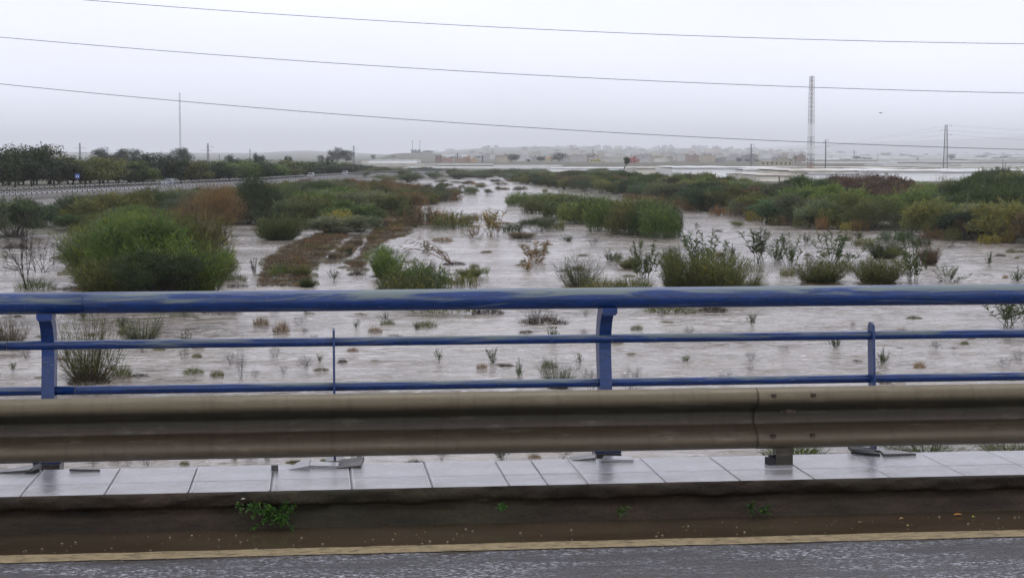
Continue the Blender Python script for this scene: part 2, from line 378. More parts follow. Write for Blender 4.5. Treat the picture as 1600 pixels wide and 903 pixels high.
TY = [236, 238, 239, 240, 238, 237, 240, 242, 239, 235, 232, 231.5, 230, 232, 234.5, 235.5, 233, 234.5, 236.5, 239.5, 242, 242, 243]
T2X = [-900, 1000, 1120, 1250, 1400, 1520, 1600, 1750, 2600]; T2Y = [246, 246, 236, 228, 222, 217, 214, 212, 225]
def height(P):
    P = np.asarray(P, float).reshape(-1, 2)
    sm = lambda s, w: np.clip(s / w, 0, 1) ** 2 * (3 - 2 * np.clip(s / w, 0, 1))
    h = np.full(len(P), -.7)
    nz_ = fbm(P[:, 0] * .15, P[:, 1] * .15, 3, 5) - .45
    nl = fbm(P[:, 0] * .9, P[:, 1] * .9, 3, 9) - .45
    for Q, top, w in ((RB, 2.0, 40), (LB, 1.0, 25), (FARB, 1.8, 60)):
        s = sdist(P, Q) + nz_ * 4
        h = np.maximum(h, np.where(s > -3, -.7 + .9 * sm(s + 3, 4) + (top - .2) * sm(s, w), -.7))
    for Q in [TRK1, TRK2, TRK3] + ISL:
        s = sdist(P, Q) + nl * 3.5 + (fbm(P[:, 0] * .35, P[:, 1] * .35, 3, 15) - .52) * 7
        h = np.maximum(h, -.7 + .92 * sm(s + .7, 1.3))
    s = sdist(P, HWP); h = np.where(s > 0, np.maximum(h, -.7 + 3.6 * sm(s + .5, 3.0)), h)
    d = P[:, 0] * sy + P[:, 1] * cy_; l = P[:, 0] * RT[0] + P[:, 1] * RT[1]
    D = np.maximum(d, 1); px = CX + FPX * l / D
    px = np.where(d > 0, px, 800)
    top = CAMH + (HZ - np.interp(px, TX, TY)) * gd(3000) / FPX
    top2 = CAMH + (HZ - np.interp(px, T2X, T2Y)) * gd(4300) / FPX
    d = gdinv(d); k = sm(d - 1500, 1500); k2 = sm(d - 3150, 1150)
    base = np.where(d > 500, 2.2 + 2.2 * sm(d - 500, 1400), h)
    bumpy = (fbm(P[:, 0] * .0011, P[:, 1] * .0011, 4, 3) - .47) * 42
    h = np.where(d > 620, base, h)
    h = np.where(d > 1500, base * (1 - k) + (top + bumpy * .35 * k) * k, h)
    h = np.where(d > 3150, h * (1 - k2) + (top2 + bumpy * k2) * k2, h)
    kn = np.exp(-((px - 648) / 52.) ** 4) * np.exp(-((d - 1450) / 200.) ** 2); h = np.where(d > 900, np.maximum(h, 3 + kn * (CAMH - 3 + 5.5 * gd(1450) / FPX)), h)
    return h + np.where(h > .1, nl * .25, nl * .08)
def ground(px, py):
    z = .1
    for i in range(8):
        p = at_z(px, py, z) if py > HZ + 3 else at_D(px, 3000); z = .5 * z + .5 * max(0, float(height(p[:2])[0]))
    p[2] = z; return p

def polar(name, Ds, angs, zf, material, smooth=True):
    DD, AA = np.meshgrid(Ds, angs, indexing='ij')
    X = DD * np.sin(AA + YAW); Y = DD * np.cos(AA + YAW); P = np.stack([X.ravel(), Y.ravel()], 1)
    Z = zf(P); V = np.column_stack([P, Z]); n, m_ = DD.shape
    i = np.arange(n - 1)[:, None] * m_ + np.arange(m_ - 1)[None, :]
    F4 = np.stack([i, i + 1, i + m_ + 1, i + m_], -1).reshape(-1, 4)[:, ::-1]
    return new_obj(name, tri_mesh(name, V, F4, material, None, smooth))
def angles(n, half=20):
    a = np.linspace(-R(half), R(half), n); s = np.linspace(R(half), math.pi, 40)[1:] ; return np.concatenate([-s[::-1], a, s])
Dt = np.concatenate([[.01, 12], np.geomspace(20, 300, 240), np.geomspace(303, 1350, 120), np.geomspace(1400, 34000, 130)])
terr = structure(polar('ground', Dt, angles(520), height, M['terrain']))
def wave(P):
    x, y = P[:, 0], P[:, 1]; D = np.hypot(x, y); w = (fbm(x * .08, y * .2, 3, 21) - .45) * 9
    a = np.clip(1 - D / 600, .1, 1)
    z = .03 * np.sin(x * 1.1 + y * 2.3 + w) + .025 * np.sin(-x * .6 + y * 3.1 + w * 1.3 + 1) + .09 * (fbm(x * .35, y * .9, 3, 31) - .45)
    r = np.clip(vnoise(x * .06, y * .09, 41) * 2 - .9, 0, 1)
    z = z + r * .10 * (np.abs(vnoise(x * .8, y * 1.9, 51) - .5) * 2)
    return z * a
Dw = np.concatenate([[.01, 10, 16], np.geomspace(20, 220, 440), np.geomspace(222, 980, 170)])
water = structure(polar('river_water', Dw, angles(460), wave, M['water']))

# ------------------------------------------------------------------ the bridge we stand on
DECK = CAMH - 1.644; ROAD = DECK - .18
YH, YG = 9.47, 8.93
X0, X1 = -26.0, 34.0
def strip_x(name, prof, x0, x1, n, material, parent=None, disp=None, smooth=False, loc=(0, 0, 0)):
    xs = np.linspace(x0, x1, n); prof = np.array(prof, float); k = len(prof)
    V = np.zeros((n, k, 3)); V[:, :, 0] = xs[:, None]; V[:, :, 1:] = prof[None]
    if disp: disp(V, xs)
    i = np.arange(n - 1)[:, None] * k + np.arange(k - 1)[None]
    F4 = np.stack([i, i + 1, i + k + 1, i + k], -1).reshape(-1, 4)
    o = new_obj(name, tri_mesh(name, V.reshape(-1, 3), F4, material, None, smooth), parent); o.location = loc; return o
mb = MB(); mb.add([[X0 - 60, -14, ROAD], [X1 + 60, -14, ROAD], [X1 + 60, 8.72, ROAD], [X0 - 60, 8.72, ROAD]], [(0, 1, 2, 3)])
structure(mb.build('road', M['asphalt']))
def dline(V, xs):
    V[:, 0, 1] += (fbm(xs * 6, xs * 0, 3, 3) - .45) * .02; V[:, -1, 1] += (fbm(xs * 6, xs * 0 + 9, 3, 4) - .45) * .02
ly = at_z(800, 854, ROAD)[1]
structure(strip_x('road_line', [[ly - .072, ROAD + .004], [ly + .072, ROAD + .004]][::-1], X0, X1, 900, M['line'], None, dline))
mb = MB(); mb.box(((X0 + X1) / 2, 4.4 - 7.3, ROAD - .55), (X1 - X0 + 120, 23.6, 1.0)); mb.box(((X0 + X1) / 2, 9.16, ROAD - .45), (X1 - X0 + 120, .72, 1.08))
mb.box((-12, 0, .5), (1.2, 14, 5.2)); mb.box((16, 0, .5), (1.2, 14, 5.2))
structure(mb.build('bridge_deck', M['concrete']))
# kerb with a rough, undercut face
ke = at_z(800, 760, DECK)[1]
prof = [[ke + .05, DECK - .002], [ke + .03, DECK - .001], [ke + .012, DECK + .001], [ke, DECK - .01], [ke, DECK - .03], [ke + .002, DECK - .055], [ke + .012, DECK - .068], [ke + .035, DECK - .075], [ke + .05, DECK - .085],
        [ke + .045, DECK - .097], [ke + .022, DECK - .108], [ke + .012, DECK - .122], [ke + .008, DECK - .14], [ke + .002, DECK - .16], [ke - .01, DECK - .19]]
def dk(V, xs):
    for j in range(3, V.shape[1]):
        a = .020 if 5 <= j <= 11 else .005
        V[:, j, 1] += (fbm(xs * 9, xs * 0 + j * .9, 4, 11) - .45) * a * 3
        if 5 <= j <= 11: V[:, j, 2] += (fbm(xs * 3.5, xs * 0 + 3, 4, 17) - .45) * .018
    V[:, 3, 2] -= np.clip(fbm(xs * 2.2, xs * 0, 4, 77) - .62, 0, 1) * .08
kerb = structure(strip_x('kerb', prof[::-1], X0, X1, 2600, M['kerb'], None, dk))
# sidewalk: bed plus tiles, each its own piece
side = MB(); y_far = at_z(800, 719, DECK)[1]; ym = at_z(800, 741.5, DECK)[1]
side.box(((X0 + X1) / 2, (ke + .075 + y_far + .01) / 2, DECK - .071), (X1 - X0, y_far + .01 - ke - .075, .1))
side.box(((X0 + X1) / 2, (ke + .03 + y_far) / 2, DECK - .014), (X1 - X0, y_far - ke - .03, .014))
sw = structure(side.build('sidewalk', M['grout']))
xj = [at_z(p, 741.5, DECK)[0] for p in (60, 183, 306, 427, 548, 669)] ; step = (xj[-1] - xj[0]) / 5
xs_ = [xj[0] + step * k for k in range(-7, 6)] + [at_z(p, 741, DECK)[0] for p in (786, 845, 907, 1027, 1145, 1262, 1383, 1503)]
xs_ += [xs_[-1] + step * k for k in range(1, 9)]
tc_ = {}
for i in range(len(xs_) - 1):
    w = xs_[i + 1] - xs_[i]; gap = .006
    for r_, (ya, yb) in enumerate(((ke + .022, ym), (ym, y_far))):
        key = (round(w, 2), r_)
        if key not in tc_:
            bm = bmesh.new(); bmesh.ops.create_cube(bm, size=1)
            for v in bm.verts: v.co = Vector((v.co.x * (w - gap), v.co.y * (yb - ya - .008), v.co.z * .03))
            bmesh.ops.bevel(bm, geom=[e for e in bm.edges if e.verts[0].co.z > 0 and e.verts[1].co.z > 0], offset=.004, segments=1, affect='EDGES')
            me = bpy.data.meshes.new('paving_tile'); bm.to_mesh(me); bm.free(); me.materials.append(M['tile']); tc_[key] = me
        o = new_obj('paving_tile', tc_[key], sw, (xs_[i] + w / 2, (ya + yb) / 2, DECK - .014 + random.uniform(-.001, .001)))
        o.rotation_euler = (random.uniform(-.0025, .0025), random.uniform(-.0025, .0025), 0)
# pale mortar ribs on both sides of the wide joints
for px in (60, 183, 306, 427, 548, 669, 907):
    x = at_z(px, 741.5, DECK)[0]; mb = MB()
    for dx in (-.011, .011): mb.box((x + dx, (ke + .03 + y_far) / 2, DECK + .0008), (.004, y_far - ke - .04, .005))
    mb.build('mortar_rib', M['grout_white'], sw)

# W-beam guardrail
ga = at_Y(800, 611.5, YG - .0)[2]; gb = at_Y(800, 709, YG - .01)[2]; GH = ga - gb
print('guardrail', ga - DECK, gb - DECK, 'tube', at_Y(800, 450.4, YH)[2] - DECK)
gpr = [(.012, 1.0), (-.006, .985), (-.028, .95), (-.040, .90), (-.045, .83), (-.038, .765), (-.012, .70), (.020, .635), (.036, .60), (.040, .54), (.040, .46), (.036, .40), (.020, .365), (-.012, .30), (-.034, .235), (-.043, .18), (-.042, .12), (-.028, .06), (-.006, .018), (.012, 0)]
def cr_smooth(p, n=3):
    p = np.array(p); out = []
    for i in range(len(p) - 1):
        a, b_, c, d = p[max(i - 1, 0)], p[i], p[i + 1], p[min(i + 2, len(p) - 1)]
        for k in range(n):
            t_ = k / n; out.append(.5 * (2 * b_ + (c - a) * t_ + (2 * a - 5 * b_ + 4 * c - d) * t_ ** 2 + (3 * b_ - a - 3 * c + d) * t_ ** 3))
    out.append(p[-1]); return np.array(out)
gp = cr_smooth(gpr)
gr_ = thing('guardrail', 'muddy galvanised W-beam crash barrier along the kerb in front of the blue railing', 'guardrail', (0, YG, gb))
def beam(x0, x1, off, sag=0):
    pr = np.array([[y * 1.25 + off, z * GH] for y, z in gp])
    back = pr[::-1] + np.array([.005, 0]); pr = np.vstack([pr, back, pr[:1]])
    def d(V, xs): V[:, :, 1] += ((fbm(xs * .7, xs * 0, 2, 5) - .4) * .012 - .010 + .017 * (xs - x0) / (x1 - x0))[:, None]; V[:, :, 2] += ((fbm(xs * .5, xs * 0 + 4, 2, 6) - .4) * .008)[:, None]
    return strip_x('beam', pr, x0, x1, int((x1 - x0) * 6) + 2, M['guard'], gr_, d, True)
xsp = at_Y(1187, 650, YG)[0]; L_ = 4.32
for k in range(-5, 8):
    beam(xsp + k * L_ - .02, xsp + (k + 1) * L_ + .26, 0)
    bx = xsp + k * L_
    for dx, zz_ in ((.06, .93), (.275, .93), (.06, .24), (.275, .24)):
        mb = MB(); yb_ = -.058 if zz_ > .5 else -.052
        mb.tube([(bx + dx, yb_ + .02, GH * zz_ * .96), (bx + dx, yb_ - .004, GH * zz_ * .96), (bx + dx, yb_ - .012, GH * zz_ * .96)], [.015, .0155, .009], 10)
        mb.build('bolt', M['bolt'], gr_, None, True)
    mb = MB(); mb.tube([(bx + .165, .06, GH * .60), (bx + .165, .022, GH * .60)], [.02, .018], 10); mb.box((bx + .165, .036, GH * .60), (.085, .006, .026)); mb.build('bolt', M['bolt'], gr_)
    mb = MB(); hb = gb - DECK  # C-section post under the beam
    px_ = bx + .055 + .07
    hp_ = hb + GH * .28; zc_ = -hb + hp_ / 2; mb.box((px_ + .013, .0, zc_), (.080, .006, hp_)); mb.box((px_ - .030, .028, zc_), (.006, .062, hp_)); mb.box((px_ + .056, .028, zc_), (.006, .062, hp_)); mb.box((px_ + .013, .075, GH * .3), (.06, .03, GH * .9))
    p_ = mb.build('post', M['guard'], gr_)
    mb = MB(); mb.box((0, 0, 0), (.035, .05, .04), rz=.3); mb.box((.01, .0, .025), (.025, .03, .015), rz=.7); mb.build('anchor_nut', M['rubber'], gr_, (px_ - .06, .02, -hb + .02))

# blue railing
rl = thing('blue_railing', 'weathered blue tubular bridge railing with curved posts behind the crash barrier', 'railing', (0, YH, DECK))
def rail_z(py, Y=YH): return at_Y(800, py, Y)[2] - DECK
def tube_x(name, z, r, x0, x1, y, material, seg=32):
    mb = MB(); n = max(2, int((x1 - x0) / .5)); mb.tube([(x0 + (x1 - x0) * i / n, y, z) for i in range(n + 1)], r, seg)
    me = mb.mesh(name, material, True); o = new_obj(name, me, rl)
    return o
zt, zb = rail_z(450.4), rail_z(483.6); rt = (zt - zb) / 2 * .99
xseam = at_Y(131, 470, YH)[0]; seg_l = 6.1
for k in range(-4, 6):
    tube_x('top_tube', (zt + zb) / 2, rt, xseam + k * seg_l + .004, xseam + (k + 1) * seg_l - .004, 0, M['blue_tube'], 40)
    mb = MB(); mb.tube([(xseam + k * seg_l - .03, 0, (zt + zb) / 2), (xseam + k * seg_l + .03, 0, (zt + zb) / 2)], rt - .004, 32); mb.build('tube_sleeve', M['blue_post'], rl, None, True)
YM = .07
for a_, b_, sm_ in ((523.6, 537.6, 9.2), (592.9, 606.4, 115)):
    za, zc = at_Y(800, a_, YH + YM)[2] - DECK, at_Y(800, b_, YH + YM)[2] - DECK
    xs1 = at_Y(sm_, 600, YH)[0]
    for k in range(-4, 6):
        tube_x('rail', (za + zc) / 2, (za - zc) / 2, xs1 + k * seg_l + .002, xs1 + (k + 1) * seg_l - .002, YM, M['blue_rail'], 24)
px_post = [at_Y(p, 640, YH)[0] for p in (74, 948)]; sp_post = px_post[1] - px_post[0]
# front and back offsets of the curved main post with height
zs = np.array([-.01, .25, .5, .58, .66, .73, .785]) * ((zb + .0) / .80)
yf = np.array([-.04, -.005, .05, .062, .055, .02, -.04]); yb2 = np.array([.06, .09, .155, .17, .168, .145, .10])
def main_post(x):
    pz = np.linspace(zs[0], zs[-1] + .01, 22); f_ = np.interp(pz, zs, yf); g_ = np.interp(pz, zs, yb2)
    def plate(name, x0, x1, ya, yb_, k=1):
        V = []; Fq = []
        for i in range(len(pz)): V += [[x0, ya[i], pz[i]], [x1, ya[i], pz[i]], [x1, yb_[i], pz[i]], [x0, yb_[i], pz[i]]]
        for i in range(len(pz) - 1):
            for j in range(4): Fq.append((i * 4 + j, i * 4 + (j + 1) % 4, i * 4 + 4 + (j + 1) % 4, i * 4 + 4 + j))
        Fq += [(3, 2, 1, 0), tuple(len(pz) * 4 - 4 + j for j in range(4))]
        mb = MB(); mb.add(V, Fq); return mb
    p = MB()
    w = .034
    a = plate('p', x - w, x + w, f_, f_ + .007); b_ = plate('p', x - w + .0005, x - w + .008, f_ + .0072, g_); c = plate('p', x + w - .008, x + w - .0005, f_ + .0072, g_)
    d = plate('p', x - w, x + w, g_ + .0002, g_ + .007)
    for q in (a, b_, c, d): p.add(q.v[0], q.f)
    o = p.build('post', M['blue_post'], rl)
    mb = MB(); mb.box((x + .004, .0, zb - .008), (.082, .15, .03)); mb.box((x + .004, -.066, zb - .012), (.07, .012, .04)); mb.build('saddle_bracket', M['blue_post'], rl)
    mb = MB(); mb.box((x, .02, .004), (.15, .15, .012)); mb.build('base_plate', M['blue_post'], rl); mb = MB(); mb.box((x, .0, -.052), (.14, .16, .1)); mb.build('footing', M['wet_slab'], rl)
def flat_post(x):
    zt_ = (at_Y(800, 515, YH)[2] - DECK); mb = MB(); V = []; th = .006
    out = [(-.03, -.005), (.035, -.005)]
    n = 8
    outl = [(-.05 + .115 * t_ ** 1.1 * .55, zz_) for t_, zz_ in zip(np.linspace(0, 1, n), np.linspace(-.01, zt_ - .03, n))]
    c0 = outl[-1][0] + .05
    arc = [(c0 - .05 * math.cos(a), zt_ - .03 + .045 * math.sin(a)) for a in np.linspace(0, math.pi, 9)][1:]
    back = [(y + .10, z) for y, z in outl[::-1]][1:]
    ol = outl + arc + back; k = len(ol)
    V = [[x - th, y, z] for y, z in ol] + [[x + th, y, z] for y, z in ol]
    Fq = [tuple(range(k)), tuple(reversed(range(k, 2 * k)))] + [(i, i + k, (i + 1) % k + k, (i + 1) % k) for i in range(k)]
    mb.add(V, Fq); mb.build('flat_post', M['blue_post'], rl); mb = MB(); mb.box((x, .0, -.062), (.1, .16, .1)); mb.build('footing', M['wet_slab'], rl)
for k in range(-6, 7): main_post(px_post[0] + k * sp_post); flat_post(px_post[0] + (k + .5) * sp_post + .012)

# broken pieces lying at the feet of the posts
def slab_piece(x, y, z, pts, th, rx, ry, rz, label, m_='wet_slab'):
    n = len(pts); V = [[p[0], p[1], 0] for p in pts] + [[p[0] * .97, p[1] * .96, th] for p in pts]
    mb = MB(); mb.add(V, [tuple(reversed(range(n))), tuple(range(n, 2 * n))] + [(i, (i + 1) % n, n + (i + 1) % n, n + i) for i in range(n)])
    o = mb.build('broken_slab', M[m_], None, (x, y, z)); o.rotation_euler = (rx, ry, rz)
    return tag(o, label, 'slab', 'broken slabs lifted around the railing posts')
def P_(px, py, z=DECK): p = at_z(px, py, z); return p[0], p[1]
x, y = P_(478, 731); slab_piece(x, y, DECK + .003, [(-.11, -.05), (.02, -.05), (.03, .09), (-.04, .07)], .02, .10, -.18, 0, 'long pale cracked slab tilted up left of the thin railing post', 'tile')
x, y = P_(512, 729); slab_piece(x, y, DECK + .004, [(-.10, -.05), (.16, -.04), (.14, .05), (-.10, .05)], .012, .05, .05, 0, 'flat wet slab leaning between the two pieces by the thin post', 'tile')
x, y = P_(546, 729); slab_piece(x, y, DECK + .003, [(-.07, -.05), (.06, -.05), (.085, .07), (-.045, .07)], .018, .22, -.1, 0, 'short grey slab right of the thin railing post with a dark broken edge')
x, y = P_(429, 735); slab_piece(x, y, DECK + .002, [(-.017, -.02), (.018, -.02), (.016, .02), (-.018, .016)], .03, 0, 0, .1, 'small rusty brown lump on the paving joint left of the thin post')
x, y = P_(30, 737); slab_piece(x, y, DECK + .003, [(-.2, -.03), (.06, -.05), (.09, .05), (-.2, .03)], .014, .06, -.08, 0, 'dark flat slab left of the leftmost curved post')
x, y = P_(57, 737); slab_piece(x, y, DECK + .006, [(-.06, -.05), (.02, -.05), (.03, .05), (-.02, .06)], .02, .1, -.35, .1, 'dark broken flap standing up against the leftmost curved post', 'rubber')
x, y = P_(130, 736); slab_piece(x, y, DECK + .002, [(-.07, -.02), (.09, -.01), (.06, .03), (-.06, .03)], .012, 0, .05, 0, 'thin dark slab sliver right of the leftmost curved post')
x, y = P_(915, 717); slab_piece(x, y, DECK + .003, [(-.09, -.05), (.05, -.05), (.06, .05), (-.08, .05)], .010, .04, -.09, 0, 'flat slab left of the middle curved post with a dark edge')
x, y = P_(968, 719); slab_piece(x, y, DECK + .003, [(-.11, -.05), (.07, -.05), (.075, .05), (-.08, .05)], .012, .03, .05, 0, 'flat slab right of the middle curved post beside a dark cord', 'tile')
x, y = P_(1345, 708); slab_piece(x, y, DECK + .01, [(-.08, -.05), (.07, -.05), (.08, .05), (-.06, .05)], .018, .1, .15, .1, 'black broken slab piled left under the right flat post', 'rubber')
x, y = P_(1356, 711); slab_piece(x, y, DECK + .003, [(-.10, -.03), (.06, -.04), (.07, .02), (-.09, .03)], .016, 0, .1, -.1, 'lower black slab shard under the pile at the right flat post', 'rubber')
x, y = P_(1395, 711); slab_piece(x, y, DECK + .003, [(-.07, -.05), (.13, -.015), (.05, .06), (-.06, .05)], .014, .05, .04, 0, 'pointed dark slab right of the right flat post')

# pebbles, fallen leaves and kerb weeds
mb = MB()
for k in range(230):
    px = random.uniform(-40, 1640); py = random.uniform(822, 868); x, y = P_(px + (0), py - (px - 800) * .024, ROAD)
    if y > ke - .03: continue
    r_ = random.choice([.0018, .0025, .003, .004, .006]) ; c_ = np.array([x, y, ROAD + r_ * .4])
    V = [c_ + np.array([math.cos(a) * r_ * random.uniform(.7, 1.5), math.sin(a) * r_ * random.uniform(.7, 1.2), 0]) for a in np.linspace(0, 5, 5)] + [c_ + np.array([0, 0, r_ * .8])]
    mb.add(V, [(0, 1, 5), (1, 2, 5), (2, 3, 5), (3, 4, 5), (4, 0, 5)], random.random())
M['pebble'] = simple('pebble', (.22, .18, .12), .5, 0, 30, .5, .2)
stuff(mb.build('gravel', M['pebble']))
for px, py, lab, c_, s_ in ((1497, 806, 'curled orange brown leaf lying on the wet road by the kerb', (.35, .16, .04), .026), (1521, 809, 'small yellow green leaf scrap beside the curled orange leaf', (.3, .3, .05), .012), (1345, 818, 'flat dull brown leaf in the gutter water', (.12, .07, .04), .02), (1409, 812, 'small tan leaf in the gutter right of the dull brown leaf', (.3, .2, .1), .014), (1419, 823, 'yellowish crumb of leaf just above the painted line', (.45, .33, .12), .009), (380, 780, 'tiny white blossom stuck on the kerb face above the green weed', (.6, .55, .45), .011)):
    if py > 790: x, y = P_(px, py, ROAD); z = ROAD + .006
    else: p = at_Y(px, py, ke - .006); x, y, z = p
    mb = MB(); V = []
    for i in range(7):
        t_ = i / 6; w = math.sin(t_ * math.pi) * s_ * .55 + .0006; V += [[(t_ - .5) * 2 * s_, -w, .006 * math.sin(t_ * 3)], [(t_ - .5) * 2 * s_, 0, .001], [(t_ - .5) * 2 * s_, w, .007 * math.sin(t_ * 3)]]
    mb.add(V, [(i * 3 + j, i * 3 + 3 + j, i * 3 + 4 + j, i * 3 + 1 + j) for i in range(6) for j in range(2)])
    o = mb.build('fallen_leaf', M['leaf'], None, (x, y, z), True, random.random()); o.color = (*c_, 1); tag(o, lab, 'leaf')

# ------------------------------------------------------------------ plant generators (numpy)
def unit(a): return a / (np.linalg.norm(a, axis=1, keepdims=True) + 1e-9)
def blades(P, D, L, Wd, bend=0.0, rg=rng, nrm=None):     # one bent leaf = 2 triangles + 1
    n = len(P); D = unit(D); L = np.broadcast_to(L, (n,))[:, None]; Wd = np.broadcast_to(Wd, (n,))[:, None]
    s = unit(np.cross(D, rg.normal(size=(n, 3)) if nrm is None else nrm + rg.normal(size=(n, 3)) * .6)) * Wd / 2
    mid = P + D * L * .5; tip = P + D * L; tip = tip + np.array([0, 0, -1.]) * L * bend
    V = np.stack([P - s * .5, P + s * .5, mid - s, mid + s, tip], 1).reshape(-1, 3)
    i = np.arange(n)[:, None] * 5
    F_ = np.concatenate([i + [0, 1, 3], i + [0, 3, 2], i + [2, 3, 4]], 0).astype(np.int32)
    t_ = rg.random(n); return V, F_, np.concatenate([t_, t_, t_])
def spikes(P, D, L, Wd, rg=rng, nrm=None):
    n = len(P); D = unit(D); L = np.broadcast_to(L, (n,))[:, None]; Wd = np.broadcast_to(Wd, (n,))[:, None]
    s = unit(np.cross(D, rg.normal(size=(n, 3)) if nrm is None else nrm + rg.normal(size=(n, 3)) * .6)) * Wd / 2
    V = np.stack([P - s, P + s, P + D * L], 1).reshape(-1, 3); i = np.arange(n)[:, None] * 3
    return V, (i + [0, 1, 2]).astype(np.int32), rg.random(n)
def prisms(A, B, ra, rb, t0=.5):
    n = len(A); ra = np.broadcast_to(ra, (n,))[:, None]; rb = np.broadcast_to(rb, (n,))[:, None]; D = unit(B - A)
    ref = np.where(np.abs(D[:, 2:3]) > .9, [[1., 0, 0]], [[0, 0, 1.]]); u = unit(np.cross(D, ref)); w = np.cross(D, u)
    ring = lambda c, r_: [c + (u * math.cos(a) + w * math.sin(a)) * r_ for a in (0, 2.094, 4.189)]
    V = np.stack(ring(A, ra) + ring(B, rb), 1).reshape(-1, 3); i = np.arange(n)[:, None] * 6
    F_ = np.concatenate([i + q for q in ([0, 1, 4], [0, 4, 3], [1, 2, 5], [1, 5, 4], [2, 0, 3], [2, 3, 5])], 0).astype(np.int32)
    return V, F_, np.full(len(F_), t0)
LEAF = M['leaf']
def proto(name, parts, mats):
    """parts: list of (part name, arrays); returns a list of (name, mesh) with unit width and height 1"""
    return [(pn, tri_mesh(pn, *a[:2], mats[i], a[2])) for i, (pn, a) in enumerate(parts)]
def norm_parts(parts):
    A = parts[0][1][0]; w = np.percentile(np.abs(A[:, :2]), 98) * 2; h = np.percentile(A[:, 2], 99.3)
    return [(n, (a[0] / np.array([w, w, h]), a[1], a[2])) for n, a in parts]
def tamarisk(seed, n=5200, lobes=20, L=(.12, .30), wd=.026, loose=0.0, w=3.6, h=2.6):
    rg = np.random.default_rng(seed); C = []
    for k in range(lobes):
        a = rg.random() * 6.28; r_ = (rg.random() ** .5) * w / 2 * .66; C.append([math.cos(a) * r_, math.sin(a) * r_, h * rg.uniform(.18, .68) * (1 - .45 * (r_ / (w / 2)) ** 2)])
    C = np.array(C); rad = rg.uniform(.13, .33, lobes) * w / 2 * 1.25
    k = rg.integers(0, lobes, n); d = unit(rg.normal(size=(n, 3))); d[:, 2] = np.where(d[:, 2] < -.2, -d[:, 2], d[:, 2])
    rr = rad[k] * rg.random(n) ** .3 * (1 + loose * rg.random(n)); P = C[k] + d * rr[:, None] * np.array([1, 1, 1.1])
    low = P[:, 2] < .02; P[:, 2] = np.where(low, rg.random(n) * .18 * h, P[:, 2])
    tg = unit(np.cross(d, rg.normal(size=(n, 3))))
    D = d * .35 + tg * .75 + np.array([0, 0, .55]) + rg.normal(size=(n, 3)) * .25
    LL = rg.uniform(*L, n)
    f1 = spikes(P, D, LL, wd, rg, d)
    f1 = (f1[0], f1[1], np.clip(f1[2] * .6 + .4 * rg.random(lobes)[k], 0, 1))
    m_ = 110 + n // 120; k3 = rg.integers(0, lobes, m_); d3 = unit(rg.normal(size=(m_, 3)) + [0, 0, .6]); d3[:, 2] = np.abs(d3[:, 2])
    A3 = C[k3] + d3 * rad[k3][:, None] * .7; A3[:, 2] = np.maximum(A3[:, 2], .05); L3 = rg.uniform(.25, .75, (m_, 1)) * w / 3.6; u3 = unit(d3 + [0, 0, .7] + rg.normal(size=(m_, 3)) * .3); q3 = 26
    kk3 = np.repeat(np.arange(m_), q3); P3 = A3[kk3] + u3[kk3] * L3[kk3] * rg.random((m_ * q3, 1)) + rg.normal(size=(m_ * q3, 3)) * .025
    f3 = spikes(P3, u3[kk3] + rg.normal(size=P3.shape) * .35, rg.uniform(.08, .2, m_ * q3), wd * .8, rg); f1 = join_arr([f1, (f3[0], f3[1], np.clip(.35 + .3 * rg.random(m_)[kk3] + .4 * f3[2], 0, 1))])
    tips = C + unit(C * np.array([1, 1, .4])) * rad[:, None] * .5 + np.array([0, 0, 1]) * rad[:, None] * .6
    base = np.column_stack([rg.normal(size=(lobes, 2)) * .12, np.full(lobes, -.3)])
    mid = (base + tips) / 2 + rg.normal(size=(lobes, 3)) * .1
    st = [prisms(base, mid, .03, .02), prisms(mid, tips, .02, .006)]
    m2 = 90; kk = rg.integers(0, lobes, m2); q = mid[kk] + (tips[kk] - mid[kk]) * rg.random((m2, 1)); st.append(prisms(q, q + unit(rg.normal(size=(m2, 3)) + [0, 0, 1.2]) * rg.uniform(.3, .8, (m2, 1)), .009, .003))
    return norm_parts([('foliage', f1), ('stems', join_arr(st))])
def feathery(seed, nst=70, w=3.0, h=2.4, leafn=46, wd=.012):   # open shrub of fanning stems, see-through
    rg = np.random.default_rng(seed); a = rg.random(nst) * 6.28; sl_ = rg.random(nst) ** .7 * .85
    base = np.column_stack([np.cos(a) * .15 * rg.random(nst), np.sin(a) * .15 * rg.random(nst), np.full(nst, -.25)])
    ln = rg.uniform(.32, 1.0, nst) * h * (1.05 - .3 * rg.random() + .0); d1 = unit(np.column_stack([np.cos(a) * sl_ * w / h, np.sin(a) * sl_ * w / h, np.ones(nst)]))
    mid = base + d1 * ln[:, None] * .5; d2 = unit(d1 + np.array([0, 0, .5]) + rg.normal(size=(nst, 3)) * .12); top = mid + d2 * ln[:, None] * .5
    st = [prisms(base, mid, .013, .008), prisms(mid, top, .008, .002)]
    n = nst * leafn; k = np.repeat(np.arange(nst), leafn); t_ = rg.uniform(.25, 1, n)[:, None]
    P = np.where(t_ < .5, base[k] + (mid[k] - base[k]) * t_ * 2, mid[k] + (top[k] - mid[k]) * (t_ * 2 - 1))
    off = unit(rg.normal(size=(n, 3))) * rg.random((n, 1)) * .16; P = P + off
    f1 = spikes(P, d2[k] + unit(off) * .7 + rg.normal(size=(n, 3)) * .2, rg.uniform(.10, .24, n), wd * 1.6, rg)
    return norm_parts([('foliage', f1), ('stems', join_arr(st))])
